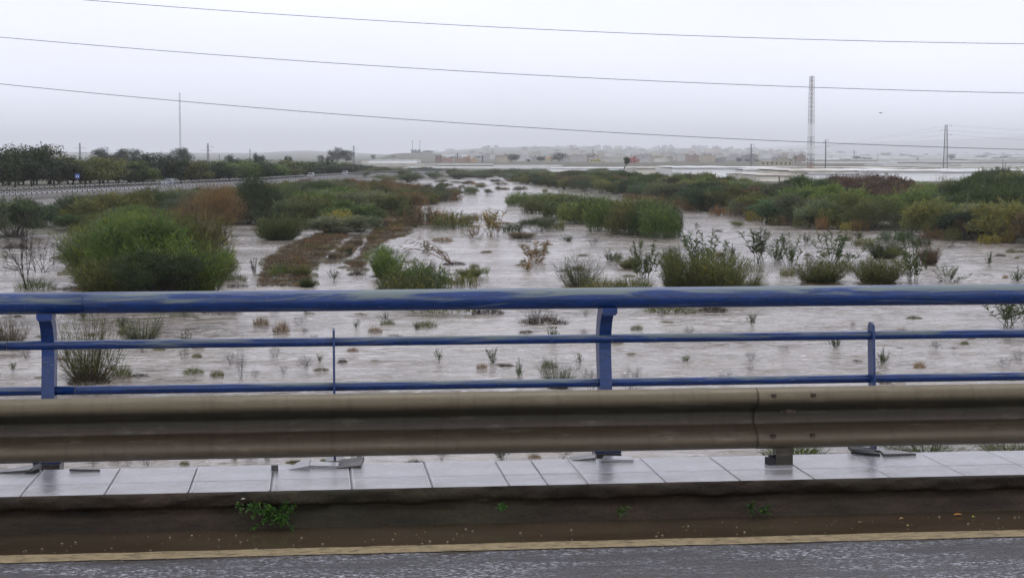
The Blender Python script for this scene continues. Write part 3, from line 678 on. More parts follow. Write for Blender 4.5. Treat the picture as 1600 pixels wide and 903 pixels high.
def reeds(seed, nst=240, w=4.0, h=2.6, leafn=9, lw=.045, ll=(.35, .7), lean=.12):
    rg = np.random.default_rng(seed); a = rg.random(nst) * 6.28; r_ = rg.random(nst) ** .5 * w / 2
    base = np.column_stack([np.cos(a) * r_, np.sin(a) * r_ * .7, np.full(nst, -.2)]); ht = h * rg.uniform(.55, 1.0, nst) * (1 - .25 * (r_ / (w / 2)) ** 3)
    ld = np.column_stack([rg.normal(size=nst) * lean, rg.normal(size=nst) * lean, np.ones(nst)]); top = base + ld * ht[:, None]
    n = nst * leafn; k = np.repeat(np.arange(nst), leafn); t_ = rg.uniform(.25, 1.02, n)[:, None]
    P = base[k] + (top[k] - base[k]) * t_; az = rg.random(n) * 6.28
    D = np.column_stack([np.cos(az), np.sin(az), rg.uniform(.5, 1.9, n)])
    f1 = blades(P, D, rg.uniform(*ll, n), lw, .22, rg)
    return norm_parts([('foliage', f1), ('stems', prisms(base, top, .012, .005))])
def cane(seed, nst=7, h=1.9, leafn=40, ll=(.16, .32), lw=.034, lean=.28, w=1.3):
    rg = np.random.default_rng(seed); base = np.column_stack([rg.normal(size=(nst, 2)) * .12, np.full(nst, -.25)]); ln = h * rg.uniform(.45, 1, nst)
    d1 = unit(np.column_stack([rg.normal(size=(nst, 2)) * lean, np.ones(nst)])); top = base + d1 * ln[:, None]
    n = nst * leafn; k = np.repeat(np.arange(nst), leafn); t_ = rg.uniform(.35, 1.0, n)[:, None] ** .8; P = base[k] + (top[k] - base[k]) * t_
    az = rg.random(n) * 6.28; D = np.column_stack([np.cos(az), np.sin(az), rg.uniform(-.1, 1.1, n)]) + d1[k] * .3
    return norm_parts([('foliage', blades(P, D, rg.uniform(*ll, n), lw, .3, rg)), ('stems', prisms(base, top, .012, .005))])
def dead(seed, depth=5, h=2.4, spread=.45, n0=3, taper=.68, r0=.035):
    rg = np.random.default_rng(seed); A, B, ra, rb = [], [], [], []
    def grow(p, d, l, r_, k):
        q = p + d * l; A.append(p); B.append(q); ra.append(r_); rb.append(r_ * .72)
        if k == 0: return
        for j in range(rg.integers(2, 4)):
            dd = d + rg.normal(size=3) * spread + np.array([0, 0, .12]); dd /= np.linalg.norm(dd); grow(q, dd, l * rg.uniform(.6, .9), r_ * .66, k - 1)
    for j in range(n0):
        d = np.array([rg.normal() * .3, rg.normal() * .3, 1.0]); d /= np.linalg.norm(d); grow(np.array([rg.normal() * .08, rg.normal() * .08, -.3]), d, h * .3, r0, depth)
    br = prisms(np.array(A), np.array(B), np.array(ra), np.array(rb)); return norm_parts([('branches', br)])
def tuft(seed, n=420, w=1.2, h=.5, wd=.014, L=(.15, .4), flat=False):
    rg = np.random.default_rng(seed); a = rg.random(n) * 6.28; r_ = rg.random(n) ** .6 * w / 2
    P = np.column_stack([np.cos(a) * r_, np.sin(a) * r_ * .8, np.clip(rg.random(n) * h * .5 * (1 - (r_ / (w / 2)) ** 2), -.02, None)])
    D = np.column_stack([np.cos(a) * .5, np.sin(a) * .5, np.full(n, .25 if flat else 1.)]) + rg.normal(size=(n, 3)) * (.6 if flat else .3)
    D[:, 2] = np.abs(D[:, 2]); return norm_parts([('foliage', spikes(P, D, rg.uniform(*L, n), wd, rg))])
def tree(seed, n=3400, lobes=18, trunk_h=.10, w=5, h=6, lsz=.16, flat=1.0, gaps=1.0):
    rg = np.random.default_rng(seed); C = []; 
    for k in range(lobes):
        a = rg.random() * 6.28; r_ = rg.random() ** .5 * w / 2 * .7; C.append([math.cos(a) * r_, math.sin(a) * r_, h * (trunk_h + (1 - trunk_h) * rg.uniform(.15, .82) * (1 - .4 * (r_ / (w / 2)) ** 2))])
    C = np.array(C); rad = rg.uniform(.28, .46, lobes) * w / 2 * gaps
    k = rg.integers(0, lobes, n); d = unit(rg.normal(size=(n, 3))); P = C[k] + d * (rad[k] * rg.random(n) ** .4)[:, None] * np.array([1, 1, flat])
    f1 = blades(P, np.cross(d, rg.normal(size=(n, 3))) + d * .3, rg.uniform(lsz, lsz * 2, n), lsz * .8, .1, rg, d)
    t0 = np.array([[0, 0, -.4]]); t1 = np.array([[rg.normal() * .12, rg.normal() * .12, h * trunk_h]])
    st = [prisms(t0, t1, .16, .11), prisms(np.repeat(t1, lobes, 0), C, .07, .025)]
    A = f1[0]; ww = np.percentile(np.abs(A[:, :2]), 98) * 2; hh_ = np.percentile(A[:, 2], 99.3); S = np.array([ww, ww, hh_])
    tr = join_arr(st); return [('crown', (f1[0] / S, f1[1], f1[2])), ('trunk', (tr[0] / S, tr[1], tr[2]))]
def palm(seed):
    rg = np.random.default_rng(seed); n = 260; a = rg.random(n) * 6.28; e_ = rg.uniform(-.7, 1.3, n)
    D = np.column_stack([np.cos(a), np.sin(a), e_]); P = np.tile([[0, 0, 6.]], (n, 1)); f1 = blades(P, D, rg.uniform(1.1, 1.5, n), .2, .35, rg)
    S = np.array([3., 3., 7.5]); tr = prisms(np.array([[0, 0, -.4]]), np.array([[0, 0, 6.]]), .22, .16)
    return [('crown', (f1[0] / S, f1[1], f1[2])), ('trunk', (tr[0] / S, tr[1], tr[2]))]

LIB = {}
def reg(key, parts, mats): LIB.setdefault(key, []).append(proto(key, parts, mats))
BK, DW = M['bark'], M['dead_wood']
for s in range(8): reg('tam', tamarisk(100 + s, 9000, wd=.036), [LEAF, BK])
for s in range(3): reg('tamhi', tamarisk(130 + s, 26000, 30, (.10, .24), .024), [LEAF, BK])
for s in range(3): reg('tamloose', tamarisk(160 + s, 3800, 12, (.2, .42), .018, .8), [LEAF, BK])
for s in range(4): reg('feather', feathery(200 + s), [LEAF, DW])
for s in range(4): reg('brush', feathery(260 + s, 170, 3.2, 2.1, 62, .013), [LEAF, DW])
for s in range(2): reg('featherhi', feathery(230 + s, 90, 3.6, 2.0, 34, .008), [LEAF, DW])
for s in range(3): reg('reed', reeds(300 + s), [LEAF, LEAF])
for s in range(2): reg('reedlow', reeds(330 + s, 90, 3.2, 1.3, 8, .035, (.25, .5), .2), [LEAF, LEAF])
for s in range(6): reg('cane', cane(400 + s, 12 + 3 * s, leafn=36, lean=.30 + .06 * s), [LEAF, LEAF])
for s in range(4): reg('dead', dead(500 + s), [DW])
for s in range(2): reg('deadfine', dead(530 + s, 5, 1.2, .6, 6, r0=.012), [DW])
for s in range(5): reg('tuft', tuft(600 + s), [LEAF])
for s in range(4): reg('mat', tuft(630 + s, 520, 1.6, .35, .016, (.1, .3), True), [LEAF])
for s in range(5): reg('tree', tree(700 + s), [LEAF, BK])
for s in range(2): reg('treebig', tree(730 + s, 5200, 22, .18, 8, 6, .17, .8, .8), [LEAF, BK])
for s in range(2): reg('eucalyptus', tree(760 + s, 4200, 20, .22, 9, 8, .18, 1.0, .72), [LEAF, BK])
for s in range(2): reg('treefar', tree(790 + s, 700, 9, .2, 5, 5, .3, .9, 1.1), [LEAF, BK])
for s in range(1): reg('palm', palm(810), [LEAF, BK])

PAL = {'dark green': (.034, .058, .016), 'green': (.068, .108, .024), 'bright green': (.105, .16, .034), 'olive green': (.084, .100, .030), 'grey green': (.085, .112, .060),
       'blue green': (.050, .085, .040), 'yellow green': (.17, .17, .036), 'yellow': (.20, .165, .045), 'brown': (.098, .080, .040), 'rusty brown': (.115, .078, .036), 'orange brown': (.135, .09, .038),
       'reddish brown': (.080, .056, .040), 'straw brown': (.17, .13, .07), 'dark brown': (.035, .028, .018), 'dusky blue green': (.024, .036, .024), 'deep green': (.020, .036, .011)}
cnt = {}
def plant(kind, name, cat, px, py, wpx, hpx, colour, label, group=None, ground_pt=None, variant=None, depth_scale=1.0, sink=0, vary=0):
    p = ground_pt if ground_pt is not None else ground(px, py)
    d = p[0] * sy + p[1] * cy_; wm = wpx * d / FPX; hm = hpx * d / FPX
    i = cnt.get(kind, 0) if variant is None else variant; cnt[kind] = cnt.get(kind, 0) + 1
    parts = LIB[kind][i % len(LIB[kind])]; c = PAL[colour] if isinstance(colour, str) else colour
    j = random.uniform(.72 - vary, 1.35 + vary); c = (c[0] * j * random.uniform(.92, 1.1), c[1] * j, c[2] * j * random.uniform(.9, 1.1), 1)
    if len(parts) == 1:
        t_ = new_obj(name, parts[0][1], None, p, random.random() * 6.28); t_.color = c; tag(t_, label, cat, group)
    else:
        t_ = thing(name, label, cat, p, random.random() * 6.28, group)
        for pn, me in parts:
            o = new_obj(pn, me, t_); o.color = c if me.materials[0] == LEAF else (1, 1, 1, 1)
    t_.location.z -= sink; t_.scale = (wm * 1.02, wm * 1.02 * depth_scale, hm); return t_

# ------------------------------------------------------------------ plants of the river bed, one by one
TANC = [(690, 245, 'brick block'), (715, 243, 'works chimney'), (754, 247, 'thick chimney'), (770, 238, 'left hazy pylon'), (800, 245, 'wide dark tree'), (845, 247, 'cream house'), (874, 245, 'big round tree'), (926, 240, 'town pylon'), (923, 250, 'triangular tree'), (976, 248, 'leaning tree'), (988, 252, 'red building'), (1040, 245, 'pale shed'), (1090, 240, 'town centre'), (1130, 250, 'large greenhouse'), (1172, 240, 'solitary pole'), (1211, 250, 'farmhouse'), (1241, 245, 'palm'), (1265, 240, 'lattice mast'), (1289, 240, 'slim grey pole'), (1333, 240, 'faint pylon'), (1375, 240, 'middle greenhouses'), (1432, 240, 'slender palm'), (1475, 240, 'steel pylon'), (1522, 240, 'low dark shrub'), (1565, 240, 'dark right pole')]
ANC = [(225, 400, 'big bush mass'), (45, 420, 'tall dead shrub'), (500, 410, 'wheel ruts'), (603, 420, 'leafy green bush'), (690, 400, 'fallen canes'), (765, 355, 'yellow canes'), (835, 400, 'orange brown canes'), (905, 425, 'grey green feathery shrub'), (1005, 410, 'thin dark cane'), (1100, 430, 'olive island'), (1187, 390, 'dark cane plant'), (1238, 395, 'leaning cane plant'), (1300, 395, 'bushy cane plant'), (1375, 430, 'olive grass mound'), (1425, 410, 'tall dark cane'), (950, 345, 'great reed bed'), (1400, 372, 'low dark reeds'),
       (140, 560, 'fanning willow'), (378, 570, 'upright dead stems'), (302, 580, 'green weed raft'), (848, 500, 'round debris island'), (523, 560, 'thin flat post'), (948, 560, 'middle curved post'), (1353, 560, 'right flat post'), (75, 560, 'left curved post'), (870, 590, 'fern like shrub'), (1071, 562, 'lone green plant'), (665, 508, 'small olive tuft'), (1575, 490, 'leafy dark canes'), (430, 512, 'pale dry tuft'), (505, 725, 'cracked slab'), (1200, 500, 'open water'), (680, 560, 'middle rail span'), (1490, 560, 'right rail span'), (230, 728, 'low sidewalk edge')]
def rel(px, py, anc):
    b = min(anc, key=lambda a: abs(a[0] - px) + 1.3 * abs(a[1] - py)); dx, dy = px - b[0], py - b[1]
    h = 'left' if dx < -12 else 'right' if dx > 12 else ''; v = 'above' if dy < -12 else 'below' if dy > 12 else ''
    far_ = 'well ' if abs(dx) + abs(dy) > 70 else ''
    d = (v + (' and ' if h and v else '') + (h + ' of' if h else '')) or 'beside'
    return f'{far_}{d} the {b[2]}'
T, F_H, RD, CN = ('tam', 'tamarisk_bush', 'bush'), ('feather', 'willow_shrub', 'shrub'), ('reed', 'reed_clump', 'reeds'), ('cane', 'cane_plant', 'cane')
TH = ('tamhi', 'tamarisk_bush', 'bush'); TL = ('tamloose', 'tamarisk_bush', 'bush'); FHI = ('featherhi', 'willow_shrub', 'shrub'); RL = ('reedlow', 'reed_clump', 'reeds')
BR = ('brush', 'brushy_shrub', 'shrub'); DD_ = ('dead', 'dead_shrub', 'dead shrub'); DF = ('deadfine', 'dead_shrub', 'dead shrub'); TU = ('tuft', 'grass_tuft', 'grass tuft'); MT = ('mat', 'plant_debris', 'debris')
items = [
 # the great bush mass left of centre
 (TH, 225, 452, 150, 112, 'green', 'large bright green tamarisk in the heart of the big bush mass above the left railing'),
 (BR, 160, 440, 110, 88, 'green', 'green tamarisk at the left shoulder of the big bush mass above the left railing'),
 (BR, 285, 458, 130, 84, 'bright green', 'green tamarisk at the right front of the big bush mass above the left railing'),
 (TH, 330, 458, 70, 66, 'olive green', 'low olive tamarisk at the right corner of the big bush mass, nearly touching the railing'),
 (TH, 245, 462, 130, 70, 'dark green', 'darker green tamarisk at the front foot of the big bush mass'),
 (BR, 175, 462, 100, 60, 'olive green', 'low olive tamarisk at the left front foot of the big bush mass'),
 (BR, 300, 420, 105, 84, 'olive green', 'rounded olive tamarisk on the right shoulder of the big bush mass'),
 (TH, 205, 408, 110, 75, 'bright green', 'bright green crown topping the big bush mass'),
 (FHI, 125, 402, 75, 52, 'grey green', 'grey green feathery shrub at the left edge of the big bush mass'),
 (T, 262, 395, 100, 62, 'olive green', 'olive tamarisk right behind the crown of the big bush mass'),
 (FHI, 148, 452, 70, 45, 'grey green', 'thin grey green shrub trailing into the water left of the big bush mass'),
 (TL, 130, 395, 70, 44, 'olive green', 'loose olive tamarisk behind the left shoulder of the big bush mass'), (T, 175, 388, 80, 50, 'grey green', 'grey green tamarisk behind the left of the big bush mass'),
 (TL, 318, 392, 60, 48, 'brown', 'brown wispy tamarisk behind the right shoulder of the big bush mass'), (FHI, 240, 352 + 30, 60, 60, 'olive green', 'feathery olive shrub topping the back of the big bush mass'),
 (FHI, 345, 430, 40, 60, 'olive green', 'feathery shrub at the right flank of the big bush mass'), (TL, 270, 440, 60, 76, 'bright green', 'lighter ragged tamarisk in the front middle of the big bush mass'),
 (FHI, 195, 430, 60, 70, 'green', 'feathery green shrub sticking out left of the big bush mass centre'), (TL, 110, 418, 40, 30, 'grey green', 'low grey green scrub at the left foot of the big bush mass'),
 (('dead', 'dead_shrub', 'dead shrub'), 320, 420, 44, 50, 'dark brown', 'bare dark branches in the right of the big bush mass'), (MT, 120, 452, 60, 8, 'dark brown', 'dark drift at the left waterline of the big bush mass'), (MT, 372, 448, 34, 7, 'dark brown', 'dark drift right of the big bush mass by the tube'),
 # behind it
 (T, 20, 368, 95, 58, 'blue green', 'dark blue green bush at the far left edge below the highway wall'),
 (T, -35, 372, 90, 60, 'grey green', 'grey green bush cut by the left edge of the photo'),
 (T, 70, 355, 42, 36, 'blue green', 'small isolated blue green bush below the pale highway wall'),
 (T, 125, 350, 70, 46, 'grey green', 'grey green bush right of the small isolated bush below the wall'),
 (T, 165, 356, 90, 54, 'olive green', 'loose olive bush hiding the right end of the pale highway wall'),
 (T, 210, 345, 70, 46, 'olive green', 'pale olive bush right of the loose olive bush under the highway'),
 (T, 240, 335, 80, 40, 'dark green', 'dark green bush under the highway guardrail, left of the silver car'),
 (T, 215, 360, 60, 40, 'green', 'deep green bush behind the crown of the big bush mass'),
 (T, 290, 328, 70, 32, 'grey green', 'small grey green bush right below the silver car'),
 (TL, 300, 365, 80, 62, 'brown', 'wispy brown bush standing behind the big bush mass'),
 (TL, 340, 368, 88, 80, 'rusty brown', 'tall rusty brown tamarisk between the big bush mass and the dark green tree'),
 (TL, 352, 345, 66, 55, 'orange brown', 'orange brown bush top behind the tall rusty tamarisk'),
 (T, 385, 350, 50, 42, 'blue green', 'blue green bush tucked between the rusty tamarisk and the dark green tree'),
 (('tamloose', 'dark_tree', 'tree'), 412, 350, 98, 88, 'dark green', 'dark green round tree rising above the thicket right of the rusty tamarisk'),
 (BR, 437, 375, 66, 40, 'green', 'round green bush at the water below the dark green tree'),
 (('feather', 'willow_shrub', 'shrub'), 412, 372, 36, 26, 'olive green', 'small sparse olive shrub left of the round green bush by the water'),
 (RD, 490, 350, 70, 44, 'olive green', 'olive reeds right of the dark green tree'), (TL, 462, 345, 50, 38, 'rusty brown', 'brownish shrub just right of the dark green tree'),
 (RD, 530, 362, 60, 34, 'yellow green', 'yellowish reed clump above the muddy track'), (T, 525, 365, 95, 28, 'grey green', 'low grey green bush at the head of the flooded track'),
 (T, 560, 362, 60, 26, 'grey green', 'low grey green bush right of the track head'), (TL, 580, 352, 50, 28, 'brown', 'low brown bush at the right of the track head'),
 (T, 505, 305, 60, 24, 'grey green', 'rounded grey green bush in the left thicket behind the olive reeds'),
 (TL, 555, 325, 70, 36, 'brown', 'brown rounded bush beyond the olive reeds'), (TL, 478, 298, 30, 20, 'reddish brown', 'reddish purple bush in the left thicket below the white car'),
 # middle river
 (RL, 655, 352, 62, 34, 'brown', 'brown reed stand left of the yellow reeds in mid river'), (TL, 632, 349, 38, 28, 'dark green', 'dark shrub at the left end of the brown reed stand'),
 (RL, 705, 357, 62, 27, 'olive green', 'olive reed stand right of the brown reed stand in mid river'), (RL, 690, 352, 50, 26, 'straw brown', 'straw coloured reeds between the brown and olive stands'),
 (CN, 766, 369, 44, 42, 'yellow', 'yellow cane clump standing in mid river left of the great reed bed'), (CN, 778, 366, 24, 28, 'straw brown', 'straw coloured canes behind the yellow cane clump'),
 (CN, 744, 374, 34, 22, 'straw brown', 'bent straw canes left of the yellow cane clump'),
 (RL, 705, 315, 40, 14, 'orange brown', 'orange brown reed patch far out in mid river'), (RL, 735, 304, 26, 14, 'grey green', 'small green reed patch beyond the orange brown one'),
 (BR, 603, 432, 50, 44, 'bright green', 'leafy green bush at the right of the flooded track'), (TU, 625, 452, 70, 40, 'green', 'grassy green clump right of the leafy bush by the track'),
 (BR, 645, 452, 54, 44, 'green', 'feathery green bush in front of the fallen canes'), (RL, 668, 456, 90, 46, 'green', 'bright green rushes just above the blue tube in mid frame'),
 (RL, 640, 462, 110, 40, 'olive green', 'olive rushes at the waterline just behind the blue tube'), (TU, 690, 488, 120, 30, 'olive green', 'low green grass under the blue tube left of centre'),
 (FHI, 905, 448, 78, 54, 'grey green', 'grey green feathery shrub left of the middle post'), (TU, 940, 455, 60, 30, 'olive green', 'low olive tuft right of the grey green feathery shrub'),
 (TU, 985, 452, 90, 26, 'olive green', 'wide low olive tuft between the feathery shrub and the olive bushes'),
 (CN, 1005, 436, 52, 62, 'dark green', 'thin dark cane plant standing behind the wide low tuft'),
 (BR, 1065, 458, 66, 58, 'olive green', 'olive bush behind the tube right of the middle post'), (BR, 1122, 458, 80, 62, 'olive green', 'olive bush in the centre of the island right of the middle post'),
 (FHI, 1165, 455, 60, 46, 'olive green', 'thin twiggy shrub on the right of the olive island'), (CN, 1098, 432, 66, 76, 'dark green', 'tall dark green canes rising behind the olive island'),
 (BR, 1052, 436, 34, 48, 'green', 'upright green shrub on the left of the olive island'), (CN, 1134, 430, 40, 50, 'dark green', 'cane sprig behind the right of the olive island'),
 (TU, 1180, 455, 40, 26, 'olive green', 'low olive tuft at the right foot of the olive island'),
 (CN, 1187, 411, 54, 54, 'dark green', 'dark cane plant in the river right of the olive island'), (CN, 1236, 416, 50, 52, 'dark green', 'leaning cane plant standing alone in the river between two others'),
 (CN, 1300, 414, 70, 54, 'dark green', 'bushy cane plant above the broad green tuft in the right river'), (BR, 1280, 442, 74, 34, 'olive green', 'broad green tuft above the blue tube in the right river'),
 (TU, 1310, 422, 40, 24, 'olive green', 'small olive tuft at the foot of the bushy cane plant'),
 (BR, 1372, 443, 80, 40, 'olive green', 'olive grass mound just above the tube right of the broad tuft'), (CN, 1425, 440, 46, 66, 'dark green', 'tall dark cane at the right of the olive grass mound'),
 (TL, 1402, 405, 40, 22, 'olive green', 'small round bush beyond the olive grass mound'), (TL, 1450, 412, 28, 22, 'reddish brown', 'reddish wispy shrub right of the tall dark cane'),
 (RL, 1400, 378, 62, 18, 'dark green', 'low dark reeds in the river before the right thicket'), (CN, 1340, 372, 22, 12, 'dark green', 'small dark sprig left of the low dark reeds'),
 (CN, 1590, 440, 24, 24, 'dark green', 'dark canes just above the tube near the right edge of the photo'), (CN, 1575, 512, 70, 50, 'dark green', 'leafy dark canes between tube and middle rail at the right edge'),
 (CN, 1610, 510, 60, 56, 'dark green', 'leafy canes cut by the right edge of the photo'),
 (CN, 1480, 440, 50, 26, 'grey green', 'faint thin grey green sprigs right of the tall dark cane'),
 (RL, 800, 362, 46, 14, 'dark green', 'low dark reeds at the far left of the dark low bush'), (RL, 862, 360, 50, 18, 'olive green', 'low olive reeds between the dark low bush and the great reed bed'), (BR, 815, 372, 40, 10, 'brown', 'brown twiggy drift under the dark low bush'),
 (DF, 925, 384, 26, 14, 'dark brown', 'bare twigs under the front of the great reed bed'), (TL, 905, 428, 26, 14, 'grey green', 'little grey shrub behind the grey green feathery shrub'), (TL, 962, 414, 18, 22, 'grey green', 'wispy grey shrub left of the thin dark cane'), (BR, 985, 420, 34, 18, 'olive green', 'small olive tuft of stems behind the wide low tuft'),
 (RL, 1350, 384, 50, 14, 'olive green', 'low olive reeds left of the low dark reeds'), (RL, 1440, 384, 40, 14, 'dark green', 'low dark reeds right of the main low dark reeds'), (BR, 1382, 404, 48, 26, 'dark green', 'dark rounded shrub behind the olive grass mound'), (DF, 1482, 388, 26, 16, 'reddish brown', 'reddish bare twigs right of the low dark reeds'),
 (CN, 1415, 372, 20, 12, 'green', 'small green sprig above the low dark reeds'), (RL, 1320, 376, 30, 10, 'olive green', 'tiny reed patch near the thicket edge left of the low dark reeds'), (BR, 1452, 414, 30, 28, 'reddish brown', 'reddish brown brushy shrub right of the tall dark cane'),
 (CN, 1212, 408, 26, 30, 'dark green', 'thinner cane between the two standing cane plants'), (DF, 1268, 424, 30, 34, 'dark brown', 'leaning bare stems left of the bushy cane plant'), (RL, 1230, 432, 30, 14, 'olive green', 'low olive reeds below the leaning cane plant'),
 (BR, 735, 432, 40, 14, 'olive green', 'low olive tuft behind the tube left of the orange brown canes'), (RL, 722, 448, 50, 26, 'olive green', 'olive rushes trailing right of the bright green rushes'), (DF, 750, 446, 26, 16, 'grey green', 'sparse twigs right of the olive rushes'),
 (BR, 470, 432, 30, 20, 'olive green', 'small olive shrub on the lower left bank of the track'), (BR, 480, 448, 26, 14, 'dark green', 'dark sprig by the tube at the foot of the track'), (BR, 598, 412, 26, 30, 'green', 'upright green shrub behind the leafy green bush'),
 (MT, 556, 430, 26, 9, 'dark brown', 'dark heap in the right wheel rut of the track'), (MT, 548, 412, 22, 9, 'dark brown', 'dark heap farther up the right wheel rut'), (RL, 690, 378, 30, 9, 'straw brown', 'straw coloured stubble right of the fallen canes'), (MT, 790, 350, 30, 5, 'brown', 'brown streak of drift right of the yellow cane clump'),
 (RL, 745, 345, 50, 12, 'straw brown', 'low straw reeds behind the yellow cane clump'), (RL, 842, 396, 30, 8, 'olive green', 'low olive scrap behind the orange brown canes'), (TL, 1150, 355, 26, 10, 'olive green', 'small bush at the water edge right of the great reed bed'),
 # lower left, seen between the rails
 (FHI, 140, 592, 110, 106, 'olive green', 'fanning olive willow shrub behind the left post, its foot clogged with debris'), (FHI, 222, 532, 74, 46, 'grey green', 'smaller grey green willow behind the fanning olive shrub'),
 (TU, 190, 588, 34, 26, 'olive green', 'ragged olive tuft at the right foot of the fanning willow shrub'), (FHI, 15, 540, 60, 54, 'brown', 'brown thinning shrub at the far left edge between tube and rail'),
 (DF, 378, 592, 22, 52, 'dark brown', 'upright dark clump of dead stems between the lower rails'), (MT, 302, 582, 36, 12, 'olive green', 'small green raft of weed left of the dead stems'),
 (MT, 218, 588, 30, 8, 'dark brown', 'small dark raft of debris right of the fanning willow'), (MT, 140, 598, 74, 26, 'dark brown', 'dark heap of caught debris at the foot of the fanning willow'),
 (TU, 858, 575, 30, 18, 'grey green', 'thin grass sprig behind the lower rails left of the middle post'), (CN, 812, 588, 14, 30, 'green', 'single thin green stem left of the middle post'),
 (FHI, 870, 605, 60, 46, 'grey green', 'grey green fern like shrub at the lower rail left of the middle post'), (DF, 985, 606, 44, 38, 'dark brown', 'bare twigs at the lower rail right of the middle post'), (DF, 925, 606, 40, 34, 'olive green', 'bare twigs at the lower rail touching the middle post'),
 (CN, 1071, 566, 18, 12, 'green', 'small lone green plant in the river right of the middle post'), (TU, 1245, 716, 120, 34, 'green', 'green plants growing behind the sidewalk by the guardrail post'),
 (FHI, 1450, 712, 150, 34, 'green', 'green plants behind the sidewalk right of the broken black slabs'), (FHI, 1570, 708, 110, 32, 'olive green', 'green plants behind the sidewalk at the right edge of the photo'),
 (MT, 848, 506, 84, 20, 'dark brown', 'dark round island of debris in the river just below the tube'), (DF, 835, 500, 66, 34, 'dark brown', 'dead twigs sticking out of the round debris island'),
 (TU, 1050, 487, 90, 14, 'olive green', 'olive grass just under the tube right of the middle post'), (MT, 1115, 486, 50, 14, 'dark brown', 'brown debris under the tube right of the middle post'),
 (TU, 665, 512, 36, 16, 'olive green', 'small olive tuft below the tube in the left middle'), (TU, 605, 508, 24, 14, 'grey green', 'tiny tuft of reeds below the tube left of the small olive tuft'), (MT, 762, 490, 48, 16, 'dark brown', 'brown debris tangle just under the tube left of centre'),
 (DF, 480, 575, 34, 22, 'dark brown', 'small dark twigs left of the thin flat post'), (MT, 535, 566, 16, 10, 'dark brown', 'small dark snag right of the thin flat post'),
 (TU, 440, 520, 30, 26, 'straw brown', 'pale dry tuft below the tube in the left river'), (TU, 408, 508, 26, 20, 'straw brown', 'straw tuft beside the pale dry tuft'), (MT, 350, 488, 70, 14, 'dark brown', 'brown drift debris under the tube right of the left post'),
 (DD_, 45, 452, 75, 122, 'dark brown', 'tall bare dead shrub with black branches standing at the left edge'), (DF, 65, 425, 80, 62, 'dark brown', 'bare twisted branches tangled with the tall dead shrub'),
 (TU, 55, 452, 60, 24, 'grey green', 'grey green tuft at the foot of the tall dead shrub'), (MT, 25, 388, 34, 12, 'dark brown', 'dark clump of drift at the left edge behind the dead shrub'), (MT, 100, 403, 40, 9, 'straw brown', 'straw coloured drift patch left of the big bush mass'),
 (CN, 8, 405, 16, 10, 'olive green', 'green scrap at the left edge of the river'),
 (DD_, 205, 425, 50, 62, 'dark brown', 'dead branch poking up through the big bush mass'),
 # straw plants
 (CN, 838, 410, 62, 34, 'orange brown', 'orange brown dried canes left of the feathery shrub'), (CN, 825, 424, 22, 22, 'straw brown', 'thin dry canes in front of the orange brown canes'),
 (TL, 840, 362, 60, 24, 'dark green', 'dark low bush left of the great reed bed'), (CN, 885, 378, 22, 12, 'dark green', 'tiny dark sprig before the great reed bed'), (DF, 825, 378, 70, 12, 'brown', 'brown tangle of drift left of the great reed bed'),
 (CN, 952, 408, 20, 20, 'dark green', 'thin dark sprig right of the orange brown canes'), (CN, 760, 432, 14, 16, 'bright green', 'small bright green sprig in mid river above the tube'),
 (TU, 438, 432, 44, 26, 'green', 'green tuft on the left bank of the muddy track'), (CN, 522, 438, 18, 18, 'dark green', 'small weed between the wheel ruts of the track'),
 (TU, 370, 440, 34, 18, 'olive green', 'green tuft right of the big bush mass'), (CN, 397, 428, 14, 26, 'dark brown', 'thin dead sprig right of the big bush mass'),
 (MT, 710, 414, 34, 10, 'dark brown', 'dark root ball at the foot of the fallen canes'),
 (TL, 640, 283, 34, 22, 'grey green', 'round grey green bush far out left of the distant river'), (TL, 668, 304, 22, 18, 'dark green', 'dark small bush standing in the far river'), (TL, 690, 300, 20, 16, 'olive green', 'olive small bush next to the dark one in the far river'),
 (TL, 735, 303, 26, 12, 'olive green', 'low bush in the far river'), (TL, 762, 304, 16, 9, 'dark green', 'tiny bush right of the low bush in the far river'),
]
rr = random.Random(3)
for (k, n, c), px, py, w, h, col_, lab in items:
    if k == 'brush': lab = lab.replace('tamarisk', 'shrub')
    if k in ('brush', 'featherhi', 'tamhi') and w > 48 and py > 430 and py < 470: plant('mat', 'plant_debris', 'debris', px + rr.uniform(-8, 8), py + 1, w * .95, h * .10 + 2, rr.choice(['dark brown', 'brown']), 'drift caught at the foot of the ' + ' '.join(lab.split()[:7]), None, sink=.02)
    plant(k, n, c, px, py, w, h, col_, lab, sink=.03)
# great reed bed in mid river
bed = [(812, 322, 50, 22), (840, 334, 50, 26), (870, 340, 50, 28), (900, 350, 56, 34), (925, 350, 56, 44), (950, 362, 58, 50), (978, 366, 60, 52), (1005, 368, 58, 54), (1030, 372, 52, 52), (1050, 370, 36, 48), (940, 340, 60, 30), (985, 345, 66, 38), (1020, 348, 66, 38), (880, 320, 60, 20), (850, 315, 50, 14), (925, 322, 44, 16), (1000, 330, 40, 14)]
for i, (px, py, w, h) in enumerate(bed):
    plant('reed', 'reed_clump', 'reeds', px, py, w * 1.12, h * .98, ['green', 'olive green', 'green', 'bright green', 'green'][i % 5] if px < 1000 else ['green', 'dark green'][i % 2],
          f'{["small clump at the far left tip", "low clump near the left tip", "clump left of the yellowing part", "clump before the left dip", "tall clump left of centre", "tall clump in the centre front", "tall clump right of centre", "tall clump in the right front", "tallest clump at the right end", "last narrow clump at the right end", "clump in the centre back", "clump in the right centre back", "clump in the right back", "low clump in the left back", "lowest clump in the left back", "thin clump in the far back", "thin clump in the right far back"][i]} of the great reed bed', 'clumps of the great reed bed in mid river')
